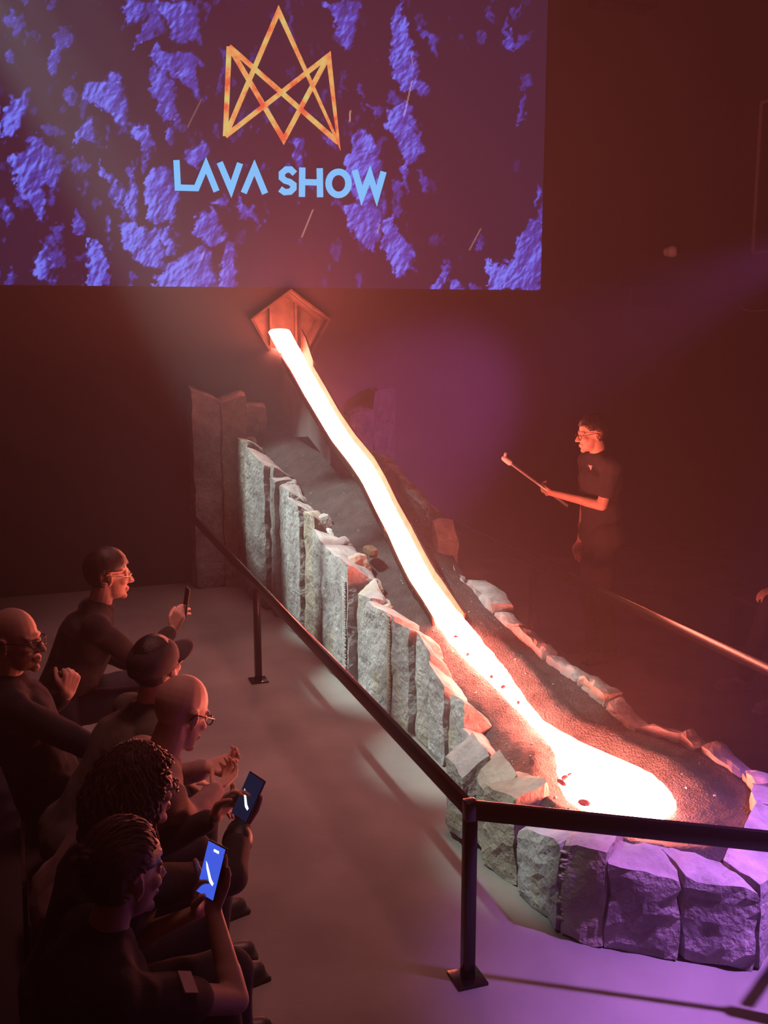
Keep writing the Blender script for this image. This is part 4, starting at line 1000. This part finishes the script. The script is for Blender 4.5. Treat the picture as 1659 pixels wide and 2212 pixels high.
# curly-haired woman
h5 = atZ(300, 1700, 1.12)
def hair5(c, Rm):
    g = random.Random(8); mb = MB()
    paths = []
    for i in range(420):
        ph = g.uniform(-math.pi, math.pi); th = g.uniform(.05, 1.5)
        dv = np.array([math.sin(th) * math.cos(ph), math.sin(th) * math.sin(ph), math.cos(th)])
        if dv[0] > .62 and dv[2] < .62: continue
        p0 = np.array((-.016, 0, .036)) + dv * np.array((.106, .084, .106)); L = g.uniform(.10, .22) if dv[0] < .45 else .06
        out = unit(np.array([dv[0] * .5 - .12, dv[1], 0])); pts = []; r0 = g.uniform(.006, .010); f0 = g.uniform(0, 6)
        for j in range(14):
            u = j / 13; q = p0 + out * (.008 + .026 * math.sin(u * 2.4)) * min(1, u * 3) + np.array([-.02 * u, 0, -L * u]) + np.array([math.cos(f0 + u * 15), math.sin(f0 + u * 15), 0]) * r0 * min(1, u * 4)
            if q[0] > .030 and q[2] < .035: q[0] = .030
            pts.append(q)
        paths.append(pts)
    return [strands(c, Rm, HAIR['brown'], paths, .0042), hair_cap(c, Rm, HAIR['brown'], None, back=-.11, front=.055, thick=.002, rough=.004, seed=9)]
ph5 = atY(537, 1722, h5[1] + .20); w5 = atY(527, 1800, h5[1] + .16)
p5, j5 = person('woman with shoulder-length curly hair and glasses filming with a phone', h5, 16, 6, (.06, h5[1] - .10, HZ), 8, SK[0], 'charcoal', fem=True, arms={-1: dict(grip(ph5, (-.72, -.55, .36), (.30, -.1, 1), lean=.0), e=atY(500, 1895, h5[1] - .02)), 1: dict(w=ph5 + np.array([-.10, .06, -.08]), d=(.6, -.1, .7), n=(.5, -.6, 0), hint=(0, 1, -1), curl=(.5,) * 4)}, hair=hair5, glass='frame', sleeve='long')
wq = grip(ph5, (-.72, -.55, .36), (.30, -.1, 1))['w']; eq = atY(500, 1895, h5[1] - .02); ax = unit(wq - eq)
b = MB(); b.capsule(wq - ax * .085, wq - ax * .055, .049, .046, 16, 2); o = b.build('wrist_band', M['black_plastic'], smooth=True); o.parent = p5; o['label'] = 'wide dark band on the wrist'
phone(ph5, (-.72, -.55, .36), (.30, -.1, 1), 'dark phone held up by the curly-haired woman', M['phone_dark'])
# woman in front, seen from behind
h6 = atZ(268, 1888, 1.07)
def hair6(c, Rm):
    g = random.Random(12); paths = []
    for i in range(150):
        a = g.uniform(-1.5, 1.5); st = g.uniform(.0, 1.0); pts = []
        for j in range(12):
            u = j / 11; th = -.95 + st * .5 + u * (2.35 - st * .3)          # from the brow over the top to the back
            y = math.sin(a) * (1 - .25 * u); cxy = math.cos(a * (1 - .2 * u))
            p = np.array((-.016, 0, .036)) + np.array((-math.sin(th) * .104 * max(.25, cxy), y * .082, math.cos(th) * .104 * max(.28, cxy) - (1 - cxy) * .02)) * (1.05 + .05 * g.random())
            p += np.array([0, 0, 1]) * .005 * math.sin(u * 9 + i); pts.append(p)
        paths.append(pts)
    cap = hair_cap(c, Rm, HAIR['brown'], None, back=-.085, front=.05, thick=.010, rough=.006, seed=13)
    b = MB()
    for j in range(12):
        b.ellip(c + Rm @ (np.array((-.118, 0, .075)) + np.array([g.uniform(-.012, .012), g.uniform(-.02, .02), g.uniform(-.016, .016)])), np.array([.014, .02, .012]), rotm(g.uniform(0, 360), g.uniform(-60, 60)), 8, 6)
    return [strands(c, Rm, HAIR['brown'], paths, .0048), cap, b.build('hair_knot', HAIR['brown'], smooth=True)]
ph6 = atY(458, 1880, h6[1] + .15); w6 = atY(476, 1985, h6[1] + .12)
p6, j6 = person('woman with hair tied up filming with a phone, nearest on the bench', h6, 26, 6, (.02, h6[1] - .16, HZ), 8, SK[0], 'black', fem=True, sleeve='short', arms={-1: dict(grip(ph6, (-.80, -.52, .30), (.12, 0, 1), lean=.012), e=atY(508, 2160, h6[1] - .02)), 1: dict(w=ph6 + np.array([-.03, .06, -.15]), d=(.1, -.1, 1), n=(.6, -.5, 0), hint=(-.2, 1, -1), curl=(.5,) * 4)}, hair=hair6)
phone(ph6, (-.80, -.52, .30), (.12, 0, 1), 'phone with bright blue screen held up by the nearest woman', M['phone_blue'])
b = MB(); dr = unit(ray(405, 2122)); sA = j6['sh'][-1]; sB = atY(508, 2160, h6[1] - .02); pp = None
for t in np.linspace(1.5, 4, 2500):
    q = CAMP + dr * t; u = min(1, max(0, (q - sA) @ (sB - sA) / ((sB - sA) @ (sB - sA))))
    if np.linalg.norm(q - sA - (sB - sA) * u) < .068: pp = q; pn = unit(q - sA - (sB - sA) * u); break
if pp is None: pn = unit((0, -.9, .4)); pp = sA + pn * .07
pa = unit(sB - sA); pa = unit(pa - pn * (pa @ pn)); b.box(pp, (.045, .006, .06), np.stack([pa, pn, np.cross(pa, pn)], 1)); o = b.build('sleeve_patch', M['shoe_light']); o.parent = p6; o['label'] = 'pale rectangular patch on the sleeve'

# presenter
hp = atX(1278, 938, 3.86)
hipp = np.array([3.98, hp[1] + .02, .93])
hand_p = atX(1188, 1064, 3.63)
def hairp(c, Rm): return [hair_cap(c, Rm, HAIR['dark'], None, back=-.075, front=.075, thick=.010, rough=.010, seed=21)]
pr, jp = person('presenter in a black t-shirt and glasses standing behind the lava bed with a poker', hp, 172, 8, hipp, 178, SK[1], 'black', legs='stand', sleeve='short', arms={1: dict(w=hand_p, e=atX(1300, 1092, 3.86), d=unit(atX(1140, 1035, 3.56) - hand_p), n=(.1, .6, .3), curl=(1.0,) * 4, thumb=.8), -1: dict(w=hipp + np.array([-.02, .26, -.10]), hint=(.8, .5, -.2), d=(-.1, .02, -1), n=(0, -1, 0), curl=(.35,) * 4)}, hair=hairp, glass='frame', pants='black')
b = MB(); pt = atX(1275, 1012, jp['nb'][0] - .13); b.prism([atX(x, y, 3.72) for x, y in ((1270, 1004), (1279, 1006), (1276, 1016))], (.003, 0, 0)); o = b.build('shirt_logo', M['shoe_light']); o.parent = pr; o['label'] = 'small pale emblem on the chest'
pk = empty('poker_rod', hand_p); tag(pk, 'long metal poker rod with hooked tip held by the presenter', 'poker'); tipp = atX(1102, 1000, 3.40); ks = []
dirp = unit(hand_p + np.array([0, .01, .0]) - tipp); b = MB(); b.tube([tipp, hand_p + dirp * .16], .011, 10); ks.append(b.build('shaft', M['grey_metal'], smooth=True))
b = MB(); b.tube([tipp, tipp - dirp * .05 + np.array([0, 0, .01]), tipp - dirp * .04 + np.array([0, 0, .05])], .012, 8); b.capsule(tipp - dirp * .005, tipp - dirp * .055, .022, .020, 10, 3); ks.append(b.build('hook', M['white_plastic'], smooth=True))
reparent(ks, pk)

# visitor on the far side, only legs and feet reach into the picture
fl = {1: atZ(1575, 1468, .08) + np.array([.13, 0, 0]), -1: atZ(1648, 1512, .08) + np.array([.13, 0, 0])}
person('visitor in dark clothes and pale shoes seated beyond the far rail, right edge', (5.30, 5.62, 1.22), 170, 4, (5.22, 5.58, HZ), 178, SK[1], 'black', legs='sit', pants='black', feet={-1: fl[1], 1: fl[-1]}, hair=lambda c, Rm: [hair_cap(c, Rm, HAIR['dark'], None, seed=30)], shoe='shoe_light')
bench2 = empty('visitor_bench', (5.25, 5.6, 0)); tag(bench2, 'black wooden bench under the visitor beyond the far rail', 'bench'); ks = []
for i in range(3): ks.append(simple_box('seat_board', (5.10 + .15 * i, 5.6, .395), (.135, 2.4, .04), M['wood'], bevel=.004))
for y in (4.7, 6.5): ks.append(simple_box('bench_leg', (5.25, y, .1875), (.36, .06, .375), M['wood'], bevel=.004))
reparent(ks, bench2)

# ------------------------------------------------------------------ things on the walls
c = atY(1452, 543, WY - .09)
dc = empty('security_camera', (c[0], WY, c[2])); tag(dc, 'small round white security camera on the dark wall', 'camera'); ks = []
b = MB(); b.capsule((c[0], WY - .005, c[2]), (c[0], WY - .03, c[2]), .05, .05, 20, 3); ks.append(b.build('mount', M['white_plastic'], smooth=True))
b = MB(); b.ellip((c[0], WY - .09, c[2]), (.062, .062, .062)); ks.append(b.build('body', M['white_plastic'], smooth=True))
b = MB(); b.ellip((c[0] + .035, WY - .125, c[2] + .002), (.033, .033, .033)); ks.append(b.build('lens', M['lens'], smooth=True))
reparent(ks, dc)
a, b2 = atY(1362, 618, WY - .2), atY(1448, 668, WY - .2)
spk = empty('equipment_box', ((a[0] + b2[0]) / 2, WY, b2[2])); tag(spk, 'dark equipment box on the wall below the security camera', 'box'); ks = []
b = MB(); b.box(((a[0] + b2[0]) / 2, WY - .11, (a[2] + b2[2]) / 2), (b2[0] - a[0], .2, a[2] - b2[2])); ks.append(b.build('housing', M['dark_box'], bevel=.01))
b = MB(); b.box(((a[0] + b2[0]) / 2, WY - .214, (a[2] + b2[2]) / 2), (b2[0] - a[0] - .04, .008, a[2] - b2[2] - .04)); ks.append(b.build('front_grille', M['black_plastic']))
reparent(ks, spk)
a = atY(1345, 18, WY - .15)
ls = empty('loudspeaker', (a[0], WY, a[2])); tag(ls, 'black loudspeaker high on the wall right of the screen', 'speaker'); ks = []
b = MB(); b.box((a[0], WY - .15, a[2] + .22), (.62, .26, .44)); ks.append(b.build('cabinet', M['black_plastic'], bevel=.01))
b = MB(); b.box((a[0], WY - .286, a[2] + .22), (.56, .01, .38)); ks.append(b.build('grille', M['dark_box']))
reparent(ks, ls)
a, b2 = atX(1646, 222, XR - .03), atX(1637, 545, XR - .03)
mo = empty('wall_display', (XR, a[1] - .5, b2[2])); tag(mo, 'dark framed panel on the right side wall, at the edge of the photo', 'panel'); ks = []
z0, z1, y1 = b2[2], a[2], a[1]
b = MB(); b.box((XR - .02, y1 - .55, (z0 + z1) / 2), (.03, 1.1, z1 - z0)); ks.append(b.build('panel', M['black_plastic']))
for (yy, zz, sy_, sz_) in ((y1 - .01, (z0 + z1) / 2, .03, z1 - z0), (y1 - 1.09, (z0 + z1) / 2, .03, z1 - z0), (y1 - .55, z0, 1.1, .03), (y1 - .55, z1, 1.1, .03)):
    b = MB(); b.box((XR - .03, yy, zz), (.05, sy_, sz_)); ks.append(b.build('frame_bar', M['grey_metal'], bevel=.003))
reparent(ks, mo)
b = MB(); b.tube([atX(x, y, XR - .05) for x, y in ((1596, 652), (1600, 662), (1608, 669), (1622, 672), (1640, 671), (1662, 669), (1690, 668))], .012, 8)
pipe = b.build('bent_pipe', M['grey_metal'], smooth=True); tag(pipe, 'thin bent metal pipe low on the right side wall', 'pipe')
